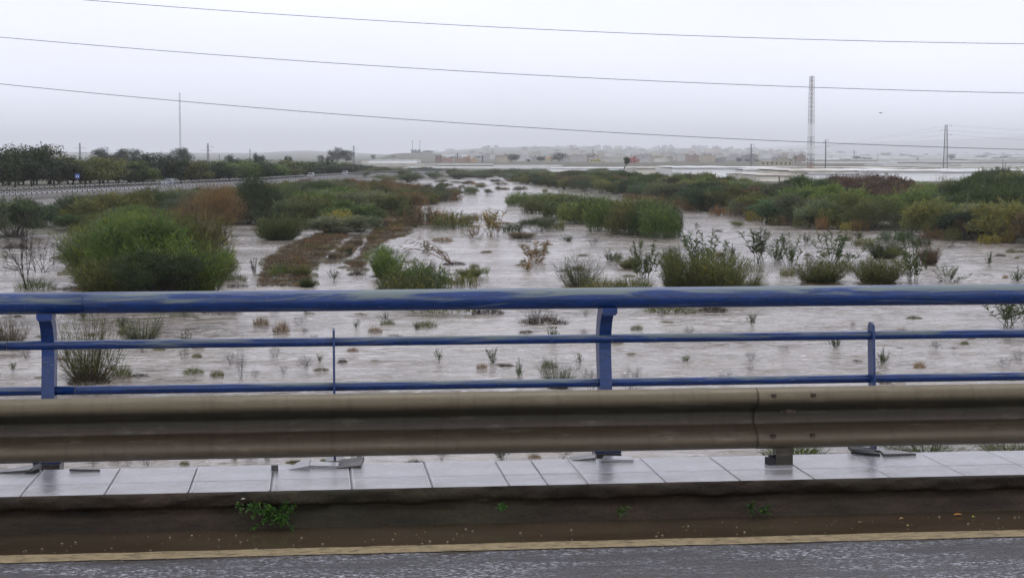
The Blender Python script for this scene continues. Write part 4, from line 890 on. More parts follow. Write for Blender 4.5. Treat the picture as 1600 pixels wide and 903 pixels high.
for i, (px, py, w, h) in enumerate([(1045, 322, 38, 18), (1070, 330, 40, 22), (1020, 318, 40, 14), (990, 312, 40, 10)]):
    plant('reedlow', 'reed_clump', 'reeds', px, py, w, h, 'orange brown', 'orange dry reeds ' + ['just behind the right end of the great reed bed', 'right of the great reed bed at the water edge', 'behind the right back of the great reed bed', 'farthest behind the centre of the great reed bed'][i], 'orange dry reeds behind the great reed bed')
# fallen canes
fp = at_z(705, 412, .1); mb = MB()
for px, py, hh_ in ((640, 376, 30), (665, 385, 26), (632, 388, 18), (690, 392, 14), (658, 374, 22)):
    q = at_z(px, 412 + (py - 400) * .12, .1) + np.array([0, 0, (412 - py) * fp[1] / FPX]); m_ = (fp + q) / 2 + np.array([0, 0, .35])
    mb.tube([fp, m_, q], [.05, .035, .012], 5); tip = q
    for t_ in np.linspace(.4, 1, 9):
        b_ = fp + (q - fp) * t_ + np.array([0, 0, .35 * (1 - abs(2 * t_ - 1))]); d = np.array([random.uniform(-.9, -.2), random.uniform(-.3, .3), random.uniform(-.5, .2)])
        mb.add([b_, b_ + d * .4 + [0, 0, .04], b_ + d * .8], [(0, 1, 2)]); mb.add([b_, b_ + d * .5 + [0, 0, -.05], b_ + d * .9 + [0, .03, .02]], [(0, 1, 2)])
o = mb.build('fallen_cane', M['litter']); tag(o, 'bent straw canes fallen to the left over the water in mid river', 'cane')

COLS_R = ['olive green', 'green', 'brown', 'green', 'dark green', 'olive green', 'dark green', 'grey green', 'dark green', 'grey green']
def landmark_r(px):
    for lim, t_ in ((880, 'left of leaning tree'), (960, 'below the leaning tree'), (1050, 'behind the reed bed'), (1130, 'right of the reed bed'), (1215, 'below the solitary pole'), (1290, 'below the lattice mast'),
                    (1370, 'between mast and pylon'), (1440, 'just left of the pylon'), (1510, 'below the pylon'), (9999, 'towards the right edge')):
        if px < lim: return t_
FRX = [780, 900, 960, 1070, 1130, 1200, 1290, 1400, 1480, 1600, 1900]; FRY = [282, 298, 304, 322, 336, 348, 355, 364, 372, 381, 402]
TPX = [780, 880, 900, 950, 1000, 1050, 1100, 1150, 1200, 1235, 1290, 1340, 1400, 1450, 1500, 1550, 1600, 1900]; TPY = [273, 270, 268, 271, 271, 271, 272, 280, 287, 276, 276, 271, 274, 280, 275, 268, 268, 266]
rows = 6
for r_ in range(rows):
    px = 800 + rr.uniform(0, 20)
    while px < 1760:
        near = np.interp(px, FRX, FRY); top = np.interp(px, TPX, TPY); f_ = r_ / (rows - 1)
        full = near - top; py = near - f_ * full * .60 + rr.uniform(-1, 1) * full * .03; py = max(py, 277)
        hpx = full * (.46 - .10 * f_) * rr.uniform(.8, 1.35) + 4
        tp = py - hpx; lim = top + rr.uniform(-2, 5) - (rr.random() < .12) * 3
        if tp < lim or r_ == rows - 1: hpx = max(8, py - lim)
        w = max(18, hpx * rr.uniform(1.5, 2.1)); big = 'broad' if w > 75 else ('medium' if w > 45 else 'small')
        c = COLS_R[rr.randrange(10)]
        if r_ == 0: c = rr.choice(['olive green', 'grey green', 'blue green', 'olive green', 'brown', 'grey green'])
        if 1225 < px < 1290 and r_ >= 3: c = 'dark green'
        if 1310 < px < 1410 and r_ >= 3: c = 'reddish brown'
        if px > 1490 and r_ in (2, 3, 4): c = 'dark green'
        row = ['front', 'second', 'middle', 'upper middle', 'second last', 'back'][r_]
        plant(rr.choice(['tam', 'tam', 'tam', 'tamloose']) if r_ < 5 else rr.choice(['tam', 'tamloose']), 'tamarisk_bush', 'bush', px, py, w, hpx, c, f'{big} {c} tamarisk, {row} row of right thicket, {landmark_r(px)}', 'tamarisk bushes of the right bank thicket', vary=.22)
        px += w * rr.uniform(.42, .62)
for px in (1180, 1210, 1232, 1258, 1285, 1302, 1330, 1345, 1460, 1490, 1545, 1575, 1130, 1090):
    py = np.interp(px, FRX, FRY) + rr.uniform(0, 5)
    plant('reedlow', 'reed_clump', 'reeds', px, py, rr.uniform(24, 44), rr.uniform(14, 24), rr.choice(['yellow green', 'yellow green', 'olive green', 'orange brown', 'yellow']), f'yellowing reeds edging the right thicket, {landmark_r(px)}', 'yellowing reeds along the right bank')
# left bank thicket
def landmark_l(px):
    for lim, t_ in ((200, 'under the blue road sign'), (300, 'below the silver car'), (380, 'left of dark tree'), (450, 'behind dark tree'), (520, 'below the white car'), (600, 'left of the far river'), (9999, 'towards the far river')):
        if px < lim: return t_
LTX = [60, 130, 200, 300, 380, 440, 500, 560, 600, 660, 720]; LTY = [330, 308, 302, 296, 290, 284, 281, 280, 280, 290, 300]
LFX = [60, 200, 380, 440, 470, 560, 620, 660, 720]; LFY = [358, 362, 350, 350, 350, 352, 335, 322, 310]
for r_ in range(5):
    px = 100 + rr.uniform(0, 30)
    while px < 715:
        near = np.interp(px, LFX, LFY); top = np.interp(px, LTX, LTY); f_ = r_ / 4; full = near - top
        if full < 8: px += 20; continue
        py = near - f_ * full * .72; hpx = full * (.48 - .14 * f_) * rr.uniform(.8, 1.2) + 5
        if py - hpx < top or r_ == 4: hpx = max(6, py - top - rr.uniform(-2, 3))
        w = max(20, hpx * rr.uniform(1.5, 2.3)); c = rr.choice(['olive green', 'grey green', 'brown', 'olive green', 'dark green', 'green', 'grey green'])
        if px > 560: c = rr.choice(['olive green', 'rusty brown', 'grey green', 'brown', 'olive green'])
        plant(rr.choice(['tam', 'tam', 'tamloose']), 'tamarisk_bush', 'bush', px, py, w, hpx, c, f'{"broad" if w > 60 else "small"} {c} bush in the {["front", "second", "middle", "fourth", "rearmost"][r_]} row of left thicket, {landmark_l(px)}', 'bushes of the left bank thicket')
        px += w * rr.uniform(.5, .75)
# brown dry reeds on the spit
for i in range(16):
    px = 590 + i * 5.5 + rr.uniform(-4, 4); py = 327 - (px - 590) * .16 + rr.uniform(-2, 3)
    plant('reedlow', 'reed_clump', 'reeds', px, py, rr.uniform(26, 40), rr.uniform(12, 19), (fc := rr.choice(['rusty brown', 'orange brown', 'brown'])), f'{fc} dry reeds on the low spit, {"at its root" if i < 5 else "along its middle" if i < 11 else "towards its tip"}', 'rusty dry reeds on the low spit')
FANC = [(640, 275, 'round far bush'), (668, 295, 'dark far bush'), (690, 295, 'olive far bush'), (735, 298, 'low far bush'), (705, 310, 'orange reeds'), (800, 262, 'wide dark tree'), (874, 262, 'big round tree'), (923, 262, 'triangular tree'), (715, 262, 'works chimney'), (754, 262, 'thick chimney'), (600, 262, 'long greenhouse'), (975, 265, 'leaning tree'), (850, 300, 'reed bed tip'), (930, 300, 'reed bed'), (790, 295, 'open far water')]
# far thicket belt and far river shrubs
for i in range(64):
    px = 560 + i * 6.4 + rr.uniform(-6, 6); py = rr.uniform(273, 281)
    plant('tamloose' if i % 3 else 'tam', 'distant_bush', 'bush', px, py, rr.uniform(24, 44), rr.uniform(7, 12), (fc := rr.choice(['grey green', 'olive green', 'blue green', 'grey green'])), f'{fc} bush in the far belt, ' + rel(px, py, FANC), 'bushes of the belt at the far end of the river')
for i in range(44):
    px = rr.uniform(680, 960); py = rr.uniform(283, 303)
    if px > 860: py = rr.uniform(284, 292)
    plant(rr.choice(['tuft', 'tamloose', 'reedlow']), 'river_shrub', 'shrub', px, py, rr.uniform(9, 26), rr.uniform(3.5, 8), (fc := rr.choice(['olive green', 'grey green', 'dark green', 'brown', 'straw brown'])), f'{fc} shrub in the far flood, ' + rel(px, py, FANC), 'low shrubs in the far reach of the river')
# small snags and sprigs scattered over the flood
def place_txt(px, py):
    v = 'above the tube' if py < 445 else ('between the tube and the middle rail' if py < 528 else ('between the middle and lower rails' if py < 598 else 'below the guardrail'))
    hz = 'left of the left post' if px < 75 else ('between the left post and the thin flat post' if px < 523 else ('between the thin flat post and the middle post' if px < 948 else ('between the middle post and the right flat post' if px < 1353 else 'right of the right flat post')))
    return f'{v} {hz}'
spr = []
for i in range(150):
    px = rr.uniform(-20, 1620); py = rr.choice([rr.uniform(355, 440), rr.uniform(490, 600), rr.uniform(490, 600), rr.uniform(718, 730) if px < 900 else 400])
    if 95 < px < 360 and py < 460: continue
    if py < 445 and (px < 60 or np.interp(px, FRX, FRY) > py - 8 or (900 < px < 1060 and py < 380)): continue
    if py > 610 and px > 700: continue
    spr.append((px, py))
for px, py in [(145, 728), (180, 727), (230, 727), (347, 726), (390, 725), (646, 719), (785, 716), (690, 718), (560, 724), (835, 716), (880, 715), (40, 560), (20, 580), (70, 570), (105, 560), (60, 590), (760, 395), (620, 400), (640, 410), (665, 396), (1035, 495), (910, 430), (1260, 380), (1225, 378)]: spr.append((px, py))
for i, (px, py) in enumerate(spr):
    k = rr.choice(['cane', 'deadfine', 'mat', 'tuft', 'mat', 'deadfine']); s = rr.uniform(.6, 1.4) * (1 + (py - 400) / 500)
    nm = {'cane': ('cane_sprig', 'sprig', 'thin green sprig'), 'deadfine': ('dead_twig', 'twig', 'dark bare twig'), 'mat': ('plant_debris', 'debris', 'small raft of dark plant debris'), 'tuft': ('grass_tuft', 'grass tuft', 'little drowned grass tuft')}[k]
    w, h = {'cane': (12, 15), 'deadfine': (15, 11), 'mat': (17, 4.5), 'tuft': (13, 8)}[k]
    plant(k, nm[0], nm[1], px, py, w * s, h * s, {'cane': 'dark green', 'deadfine': 'dark brown', 'mat': rr.choice(['dark brown', 'brown', 'olive green']), 'tuft': rr.choice(['olive green', 'straw brown'])}[k], f'{nm[2]} in the flood, {rel(px, py, ANC)}', 'small snags and sprigs in the flood', sink=.02)
# kerb weeds
def weed(px, py, w, h, col_, lab, n=5):
    p = at_Y(px, py, ke - .012)
    for pn, me in []: pass
    rg = np.random.default_rng(int(px)); t_ = thing('kerb_weed', lab, 'weed', p)
    ns = n * 5; a = rg.uniform(-1, 1, ns); d = p[1] / FPX; W_ = w * d; H_ = h * d
    base = np.column_stack([rg.normal(size=ns) * W_ * .18, np.full(ns, .0), rg.normal(size=ns) * H_ * .12])
    tip = base + np.column_stack([a * W_ * .5, -rg.uniform(.02, .10, ns), rg.uniform(-.45, .5, ns) * H_])
    st = prisms(base, tip, .0014, .0007); k = np.repeat(np.arange(ns), 18); P = base[k] + (tip[k] - base[k]) * rg.uniform(.25, 1, (len(k), 1)) + rg.normal(size=(len(k), 3)) * .006
    D = (tip - base)[k] * 2 + rg.normal(size=(len(k), 3)) * .07
    V, F_, T_ = blades(P, D, rg.uniform(.009, .02, len(k)), .008, .1, rg)
    for nm, arr in (('foliage', (V, F_, T_)), ('stems', st)):
        o = new_obj(nm, tri_mesh(nm, arr[0], arr[1], LEAF, arr[2]), t_); o.color = (*col_, 1)
weed(428, 803, 54, 34, (.035, .10, .018), 'bright green leafy weed growing from the crack in the kerb', 6)
weed(392, 790, 30, 22, (.05, .12, .03), 'small dark weed left of the bright green kerb weed', 2)
weed(783, 791, 12, 14, (.035, .10, .02), 'tiny green weed in the kerb crack below the middle of the guardrail', 1)
weed(1172, 791, 12, 18, (.025, .06, .015), 'small weed in the kerb crack left of the guardrail post', 1)
weed(1192, 799, 16, 18, (.035, .09, .02), 'lower weed on the kerb face under the guardrail post', 1)
weed(968, 794, 26, 12, (.035, .07, .02), 'dark mossy weed in the kerb crack under the middle post', 1)

# litter of dead canes on the muddy banks (uncountable)
def litter(name, polys, n, L, wd, col_, up=.25):
    P = []
    for Q, k in polys:
        lo, hi = Q.min(0), Q.max(0); q = rng.uniform(lo, hi, (k * 6, 2)); q = q[sdist(q, Q) > 0][:k]; P.append(q)
    P = np.concatenate(P); z = height(P); P = np.column_stack([P, np.maximum(z, 0) + .02]); D = rng.normal(size=P.shape); D[:, 2] = np.abs(D[:, 2]) * up
    V, F_, T_ = spikes(P, D, rng.uniform(*L, len(P)), wd); o = new_obj(name, tri_mesh(name, V, F_, LEAF, T_)); o.color = (*col_, 1); return stuff(o)
heap_n = 0
for Q, n_, nm in ((TRK1, 44, 'left bank'), (TRK2, 12, 'middle ridge'), (TRK3, 30, 'right bank')):
    lo, hi = Q.min(0), Q.max(0); q = rng.uniform(lo, hi, (n_ * 8, 2)); q = q[sdist(q, Q) > .1][:n_]
    for xy in q:
        z = max(0.0, float(height(xy)[0])); d = xy[0] * sy + xy[1] * cy_; ppx = CX + FPX * (xy @ RT[:2]) / d; ppy = HZ + (CAMH - z) * FPX / d
        hc = rr.choice(['brown', 'rusty brown', 'straw brown', 'dark brown', 'brown', 'olive green'])
        plant(rr.choice(['mat', 'mat', 'tuft', 'reedlow']), 'cane_heap', 'debris', ppx, ppy, rr.uniform(14, 30), rr.uniform(4, 9), hc, f'{hc} cane heap on the {nm} of the flooded track, {"far end" if ppy < 385 else "middle stretch" if ppy < 412 else "near end"}', f'heaps of broken canes on the {nm} of the track', ground_pt=np.array([xy[0], xy[1], z]))
litter('cane_litter', [(TRK1, 14000), (TRK2, 2000), (TRK3, 8000)], 0, (.2, .6), .05, (.088, .066, .042), .6)
litter('bank_stubble', [(poly([(560, 358), (600, 330), (660, 322), (650, 350), (735, 345), (735, 352)]), 9000)], 0, (.2, .5), .04, (.15, .085, .04), .8)

# ------------------------------------------------------------------ highway on the left embankment
hw = [at_z(x, y, 3.0) for x, y in HWPX]
def resample(pts, step):
    pts = np.array(pts)[:, :2]; seg = np.r_[0, np.cumsum(np.linalg.norm(np.diff(pts, axis=0), axis=1))]; s = np.arange(0, seg[-1], step)
    return np.column_stack([np.interp(s, seg, pts[:, 0]), np.interp(s, seg, pts[:, 1])])
def offset(pts, o):
    t_ = np.gradient(pts, axis=0); t_ /= np.linalg.norm(t_, axis=1, keepdims=True); n_ = np.column_stack([-t_[:, 1], t_[:, 0]]); return pts + n_ * o
line = resample(hw, 4.0)
def ribbon(name, profile, material, parent=None):   # profile: (offset to the left, z)
    k = len(profile); V = np.concatenate([np.column_stack([offset(line, o_), np.full(len(line), z_)]) for o_, z_ in profile]); n = len(line)
    F4 = []
    for j in range(k - 1):
        for i in range(n - 1): F4.append((j * n + i, j * n + i + 1, (j + 1) * n + i + 1, (j + 1) * n + i))
    return new_obj(name, tri_mesh(name, V, np.array(F4), material), parent)
structure(ribbon('highway', [(.3, 3.0), (11, 3.02)], M['road_far']))
rw = thing('retaining_wall', 'pale concrete wall and sloping revetment carrying the highway on the left', 'wall', (*line[30], 0))
rw.location = (0, 0, 0)
ribbon('coping', [(.35, 2.2), (.35, 3.06), (0, 3.06), (-.02, 2.15)], M['concrete'], rw)
ribbon('revetment', [(.1, 2.12), (-.35, 2.10), (-3.6, -.4)], M['concrete'], rw)
ribbon('white_line', [(1.6, 3.025), (1.75, 3.025)], M['white_paint'], rw) if False else None
hgr = thing('highway_guardrail', 'distant double guardrail with pale blocks along the edge of the left highway', 'guardrail', (0, 0, 0))
ribbon('rail', [(.05, 3.88), (.05, 4.10), (.02, 4.10), (.02, 3.88)], M['dark_steel'], hgr); ribbon('rail', [(.05, 3.28), (.05, 3.52), (.02, 3.52), (.02, 3.28)], M['dark_steel'], hgr)
lf = offset(resample(hw, 2.2), .0); mbb = MB(); mbb.box((0, 0, 0), (.07, 1.05, .22)); blk = mbb.mesh('reflector_block', M['concrete_pale']); mbp = MB(); mbp.box((0, 0, 0), (.14, .14, 1.3)); pst = mbp.mesh('post', M['dark_steel'])
dirs = np.gradient(lf, axis=0); k0 = int(np.argmin([abs((CX + FPX * (p @ RT[:2]) / (p @ np.array([sy, cy_]))) + 30) for p in lf]))
farb = MB()
for i in range(k0, len(lf)):
    a = math.atan2(-dirs[i][0], dirs[i][1]); p = lf[i]
    if i - k0 < 145:
        for z_ in (4.0, 3.4): o = new_obj('reflector_block', blk, hgr, (p[0], p[1], z_), a)
        if i % 1 == 0: new_obj('post', pst, hgr, (p[0] - .02, p[1], 3.55), a)
    elif i % 2 == 0:
        farb.box((p[0], p[1], 4.0), (.07, 1.8, .2), rz=a); farb.box((p[0], p[1], 3.4), (.07, 1.8, .2), rz=a)
stuff(farb.build('reflector_blocks', M['concrete_pale'], hgr))

def car(name, loc, rz, paint, label):
    t_ = thing(name, label, 'car', loc, rz)
    prof = [(-2.1, .35), (-2.12, .75), (-1.9, .92), (-1.1, .98), (1.15, .95), (1.95, .82), (2.15, .6), (2.12, .35)]
    mb = MB(); n = len(prof); hw_ = [.80, .84, .84, .84, .84, .82, .80, .78]
    V = [[x, -w, z] for (x, z), w in zip(prof, hw_)] + [[x, w, z] for (x, z), w in zip(prof, hw_)]
    mb.add(V, [tuple(range(n)), tuple(reversed(range(n, 2 * n)))] + [(i, n + i, n + (i + 1) % n, (i + 1) % n) for i in range(n)])
    roof = [(-1.75, .95), (-1.35, 1.42), (.25, 1.44), (1.0, .95)]; V = [[x, -(.8 if z < 1 else .62), z] for x, z in roof] + [[x, (.8 if z < 1 else .62), z] for x, z in roof]
    mb.build('body', paint, t_)
    mb = MB(); mb.add(V, [(0, 1, 2, 3), (7, 6, 5, 4), (1, 5, 6, 2), (0, 4, 5, 1), (3, 2, 6, 7)]); mb.build('window', M['glass'], t_)
    mb = MB(); mb.box((-.55, 0, 1.45), (1.6, 1.22, .04)); mb.build('roof', paint, t_)
    for x in (-1.3, 1.3):
        for y in (-.8, .8):
            mb = MB(); mb.tube([(x, y - .1, .32), (x, y + .1, .32)], .32, 14); wl = mb.build('wheel', M['rubber'], t_); mb = MB(); mb.tube([(x, y - .11, .32), (x, y + .11, .32)], .17, 10); mb.build('rim', M['steel'], wl)
    for y in (-.6, .6):
        mb = MB(); mb.box((2.12, y, .66), (.08, .3, .14)); mb.build('headlight', M['sign_white'], t_); mb = MB(); mb.box((-2.1, y, .8), (.08, .3, .2)); mb.build('tail_light', M['lamp_red'], t_)
    mb = MB(); mb.box((-2.13, 0, .68), (.04, .5, .11)); mb.build('number_plate', M['sign_white'], t_); return t_
def on_hw(px, off):
    l2 = offset(resample(hw, .5), off); pxs = CX + FPX * (l2 @ RT[:2]) / (l2 @ np.array([sy, cy_])); i = int(np.argmin(np.abs(pxs - px))); d = l2[min(i + 1, len(l2) - 1)] - l2[i - 1]; return l2[i], math.atan2(d[1], d[0])
p, a = on_hw(264, 4.5); car('car', (p[0], p[1], 3.02), a + math.pi, M['car_silver'], 'silver blue car driving towards us on the left highway behind the guardrail')
p, a = on_hw(487, 4.0); car('car', (p[0], p[1], 3.02), a, M['car_white'], 'white car with red tail lights driving away on the far highway'); 
p, a = on_hw(540, 5.0); car('car', (p[0], p[1], 3.02), a, M['car_white'], 'tiny white car farthest along the highway at the end of the tree line')

sg, a = on_hw(123, 12.5); t_ = thing('road_sign', 'square blue road sign with white symbols on a post beside the highway', 'sign', (sg[0], sg[1], 2.9), -YAW + .15)
dsg = sg @ np.array([sy, cy_]); zt_ = rise(271.5, dsg / S) - 2.9; zb_ = rise(279, dsg / S) - 2.9
mb = MB(); mb.tube([(0, .03, 0), (0, .03, zb_ + .3)], .045, 8); mb.build('post', M['steel'], t_)
hs = (zt_ - zb_) / 2; mb = MB(); mb.box((0, 0, (zt_ + zb_) / 2), (hs * 2.1, .03, hs * 2)); pn = mb.build('panel', M['sign_blue'], t_)
mb = MB()
for cx_ in (-.42, .30):
    c_ = (cx_ * hs, -.02, (zt_ + zb_) / 2 - .08 * hs); mb.box((c_[0], c_[1], c_[2] + .36 * hs), (.26 * hs, .012, .22 * hs)); mb.box(c_, (.36 * hs, .012, .45 * hs)); mb.box((c_[0] - .17 * hs, c_[1], c_[2] - .42 * hs), (.12 * hs, .012, .4 * hs), ry=.3); mb.box((c_[0] + .17 * hs, c_[1], c_[2] - .42 * hs), (.12 * hs, .012, .4 * hs), ry=-.3)
mb.build('symbol', M['sign_white'], pn)

# trees behind the highway
trees = [(-20, 296, 232, 85, 'deep green', 'dark bushy tree cut by the left edge of the photo'), (22, 294, 237, 70, 'deep green', 'dark round tree second from the left edge behind the highway'), (50, 293, 227, 66, 'deep green', 'tallest dark tree of the row behind the left highway'),
 (84, 292, 236, 66, 'deep green', 'dark tree right of the tallest one'), (112, 291, 250, 50, 'olive green', 'low olive tree between the dark trees and the road sign'), (134, 291, 246, 58, 'olive green', 'thin olive tree behind the blue road sign'),
 (158, 290, 247, 56, 'olive green', 'olive tree just right of the blue road sign'), (182, 289, 252, 50, 'deep green', 'small dark tree in the row right of the olive trees'), (203, 288, 250, 46, 'deep green', 'dark tree in the row below the distant blue grey grove'), (222, 288, 251, 44, 'green', 'green tree right of the distant blue grey grove'),
 (240, 287, 240, 52, 'dusky blue green', 'tall dark tree left of the silver car'), (262, 287, 249, 44, 'deep green', 'dark tree above the silver car'), (283, 286, 250, 44, 'olive green', 'olive tree right of the silver car'), (303, 286, 252, 42, 'olive green', 'second olive tree right of the silver car'),
 (322, 285, 253, 44, 'dusky blue green', 'dusky tree between the olive trees and the crossarm pylon'), (342, 285, 254, 40, 'deep green', 'dark tree below the crossarm pylon'), (360, 284, 253, 40, 'green', 'green tree left of the round dark river tree'), (378, 283, 252, 40, 'green', 'green tree half hidden by the round dark river tree'),
 (396, 282, 250, 42, 'deep green', 'dark tree right behind the round dark river tree'), (420, 281, 252, 44, 'green', 'green tree where the highway bends away'), (445, 279, 252, 48, 'olive green', 'olive tree beyond the bend of the highway'), (468, 277, 251, 44, 'green', 'green tree above the white car'), (492, 275, 252, 46, 'deep green', 'dark tree right of the white car'),
 (515, 273, 254, 44, 'green', 'green tree in the far tree line left of the eucalyptus'), (538, 271, 256, 42, 'deep green', 'dark tree below the eucalyptus grove'), (560, 269, 258, 40, 'green', 'green tree right below the eucalyptus grove'), (585, 268, 262, 30, 'dusky blue green', 'last low tree at the right end of the highway tree line')]
for px, py, top, w, c, lab in trees:
    p = at_z(px, py, 3.0) if py > 285 else at_z(px, py - 1, 2.9)
    plant('treebig' if w > 48 else 'tree', 'roadside_tree', 'tree', px, py, w * 1.35, py - top, c, lab, 'trees behind the left highway', ground_pt=p, sink=.1)
HANC = [(60, 262, 'tallest dark tree'), (123, 262, 'road sign'), (185, 262, 'blue grey grove'), (240, 262, 'tall dark tree'), (264, 262, 'silver car'), (287, 262, 'guyed mast'), (326, 262, 'crossarm pylon'), (366, 262, 'round blue grey tree'), (410, 262, 'dark river tree'), (450, 262, 'far highway bend'), (485, 262, 'white car'), (530, 262, 'eucalyptus grove'), (575, 262, 'pylon by the eucalyptus')]
for i in range(54):  # second row, more crowns and trunks
    px = -30 + i * 11.4 + rr.uniform(-6, 6); py = np.interp(px, [-30, 400, 600], [290, 280, 266.5]); top = np.interp(px, [-30, 60, 120, 240, 400, 600], [244, 242, 250, 252, 254, 261]) + rr.uniform(-3, 4)
    plant('tree', 'roadside_tree', 'tree', px, py, rr.uniform(48, 70), py - top, rr.choice(['deep green', 'dusky blue green', 'olive green', 'deep green', 'dark green']), f'tree in the second row behind the highway, {rel(px, 262, HANC)}', 'second row of trees behind the highway', ground_pt=at_z(px, py, 3.0), sink=.1)
def far_plant(kind, name, cat, px, D, top, w, col_, lab, group=None, zb=None):
    p = at_D(px, D); z = float(height(p[:2])[0]) if zb is None else zb; p[2] = z; h = (rise(top, D) - z) * FPX / gd(D)
    return plant(kind, name, cat, px, 0, w, h, col_, lab, group, ground_pt=p, sink=.1)
far_plant('treebig', 'distant_tree', 'tree', 168, 520, 232, 44, 'dusky blue green', 'left half of the blue grey grove rising behind the highway trees', None); far_plant('treebig', 'distant_tree', 'tree', 200, 520, 233, 44, 'dusky blue green', 'right half of the blue grey grove rising behind the highway trees')
far_plant('eucalyptus', 'distant_tree', 'tree', 287, 420, 231.5, 34, 'dusky blue green', 'blue grey tree at the foot of the guyed mast'); far_plant('treebig', 'distant_tree', 'tree', 366, 480, 242, 24, 'dusky blue green', 'round blue grey tree right of the crossarm pylon'); far_plant('tree', 'distant_tree', 'tree', 407, 400, 240, 18, 'dusky blue green', 'small open crowned tree between the pylon and the far tree line')
far_plant('treebig', 'distant_tree', 'tree', 450, 480, 244, 14, 'dusky blue green', 'little round tree poking over the far tree line')
for px, top, w, lab in ((528, 231, 26, 'tallest round headed eucalyptus of the distant grove'), (541, 235, 30, 'broad eucalyptus at the right of the distant grove'), (519, 241, 14, 'slim eucalyptus at the left of the distant grove'), (503, 243, 13, 'small leaning eucalyptus left of the grove'), (513, 246, 7, 'narrow cypress like tree left of the grove')):
    far_plant('eucalyptus', 'eucalyptus_tree', 'tree', px, 850, top, w, 'dusky blue green', lab)
ft = [(584, 242, 11, 'round far tree left above the long greenhouse'), (606, 246, 6, 'small tree above the middle of the long greenhouse'), (615, 244, 9, 'second small tree above the long greenhouse'), (645, 234, 6, 'ball shaped tree beside the left hilltop mast'), (655, 234, 6, 'ball shaped tree beside the right hilltop mast'),
      (800, 241, 24, 'wide dark tree right of the terracotta works'), (826, 249, 12, 'low dark tree right of the wide dark tree'), (845, 245, 16, 'dark tree left of the cream house'), (874, 239, 24, 'big round dark tree right of the cream house'), (897, 249, 24, 'low trees right of the big round dark tree'), (923, 246, 12, 'triangular small tree in front of the town'),
      (1153, 248, 10, 'dark tree left of the solitary pole'), (1167, 249, 10, 'dark tree touching the solitary pole'), (1181, 249, 9, 'dark tree right of the solitary pole'), (1222, 250, 26, 'dark shrub behind the cream farmhouse'), (1232, 249, 12, 'dark tree right of the cream farmhouse'), (1252, 248, 16, 'grey tree left of the red and white mast'),
      (1327, 250, 20, 'grey tree right of the grey pole'), (1344, 251, 22, 'second grey tree right of the grey pole'), (1375, 253, 24, 'grey tree above the middle greenhouses'), (1394, 250, 9, 'upright grey tree left of the slender palm'), (1442, 250, 20, 'grey tree right of the slender palm'), (1466, 251, 20, 'grey tree just left of the steel pylon'), (1496, 249, 24, 'large grey tree right of the steel pylon'),
      (1516, 254, 10, 'small dark conifer before the greenhouses'), (1522, 258, 22, 'low dark shrub before the right greenhouses'), (1557, 256, 10, 'small grey shrub left of the right poles'), (1591, 251, 16, 'grey tree at the right edge of the plain')]
for px, top, w, lab in ft:
    far_plant('treefar', 'distant_tree', 'tree', px, 1450 if px in (645, 655) else (1000 if 'dark' in lab else 1250), top, w, 'dusky blue green' if 'dark' in lab else 'grey green', lab)
t_ = far_plant('palm', 'palm_tree', 'palm', 1241, 900, 245, 9, 'dark green', 'palm with a drooping crown left of the red and white mast'); t_ = far_plant('palm', 'palm_tree', 'palm', 1432, 1000, 247, 6, 'dark green', 'slender palm standing among the greenhouses')
for i in range(120):
    px = rr.uniform(650, 1600); D = rr.uniform(1300, 2600); far_plant('treefar', 'distant_tree', 'tree', px, D, HZ - (float(height(at_D(px, D)[:2])[0]) - CAMH) * FPX / gd(D) - rr.uniform(2, 5), rr.uniform(6, 16), 'dusky blue green', 'hazy small tree on the far slopes, ' + rel(px, 244, TANC), 'hazy small trees over the distant slopes')
# leaning dark tree on a bare leaning trunk
D = 520; b_ = at_D(973, D); b_[2] = 2.0; cxy = at_D(978, D); sxy = cxy - b_
t_ = thing('leaning_tree', 'solitary dark tree with a square crown on a leaning bare trunk before the town', 'tree', b_)
mb = MB(); zt_ = rise(256, D) - 2.0; zt_ -= .5; mb.tube([(0, 0, -1), (sxy[0] * .4, sxy[1] * .4, zt_ * .5), (sxy[0], sxy[1], zt_ + .8)], [.35, .28, .2], 6); mb.build('trunk', M['bark'], t_)
me = LIB['treefar'][0][0][1]; o = new_obj('crown', me, t_, (sxy[0], sxy[1], zt_ - .9)); o.color = (*PAL['dusky blue green'], 1); o.scale = (3.0, 3.0, 4.4)
me = LIB['treefar'][1][0][1]; o = new_obj('crown', me, t_, (sxy[0] + .1, sxy[1], zt_ - .4)); o.color = (*PAL['dusky blue green'], 1); o.scale = (3.1, 3.1, 3.6)

# ------------------------------------------------------------------ masts, pylons, poles
def lattice(t_, wb, wt_, h, n, r_, mats, diag=True, part='lattice_section'):
    per = len(mats)
    for q in range(per):
        mb = MB()
        for i in range(n * q // per, n * (q + 1) // per):
            z0, z1 = h * i / n, h * (i + 1) / n; a = (wb + (wt_ - wb) * i / n) / 2; c = (wb + (wt_ - wb) * (i + 1) / n) / 2
            cs = [(-1, -1), (1, -1), (1, 1), (-1, 1)]
            for j in range(4):
                p0, p1 = cs[j], cs[(j + 1) % 4]
                mb.tube([(p0[0] * a, p0[1] * a, z0), (p0[0] * c, p0[1] * c, z1)], r_, 4)
                if diag: mb.tube([(p0[0] * a, p0[1] * a, z0), (p1[0] * c, p1[1] * c, z1)], r_ * .6, 3); mb.tube([(p0[0] * c, p0[1] * c, z1), (p1[0] * c, p1[1] * c, z1)], r_ * .6, 3)
        mb.build(part, mats[q], t_)
def gz(px, D): p = at_D(px, D); p[2] = float(height(p[:2])[0]); return p
D = 560; p = gz(1265.5, D); t_ = thing('lattice_mast', 'tall red and white lattice antenna mast above the greenhouses on the right', 'mast', p, .3); h = rise(121, D) - p[2]
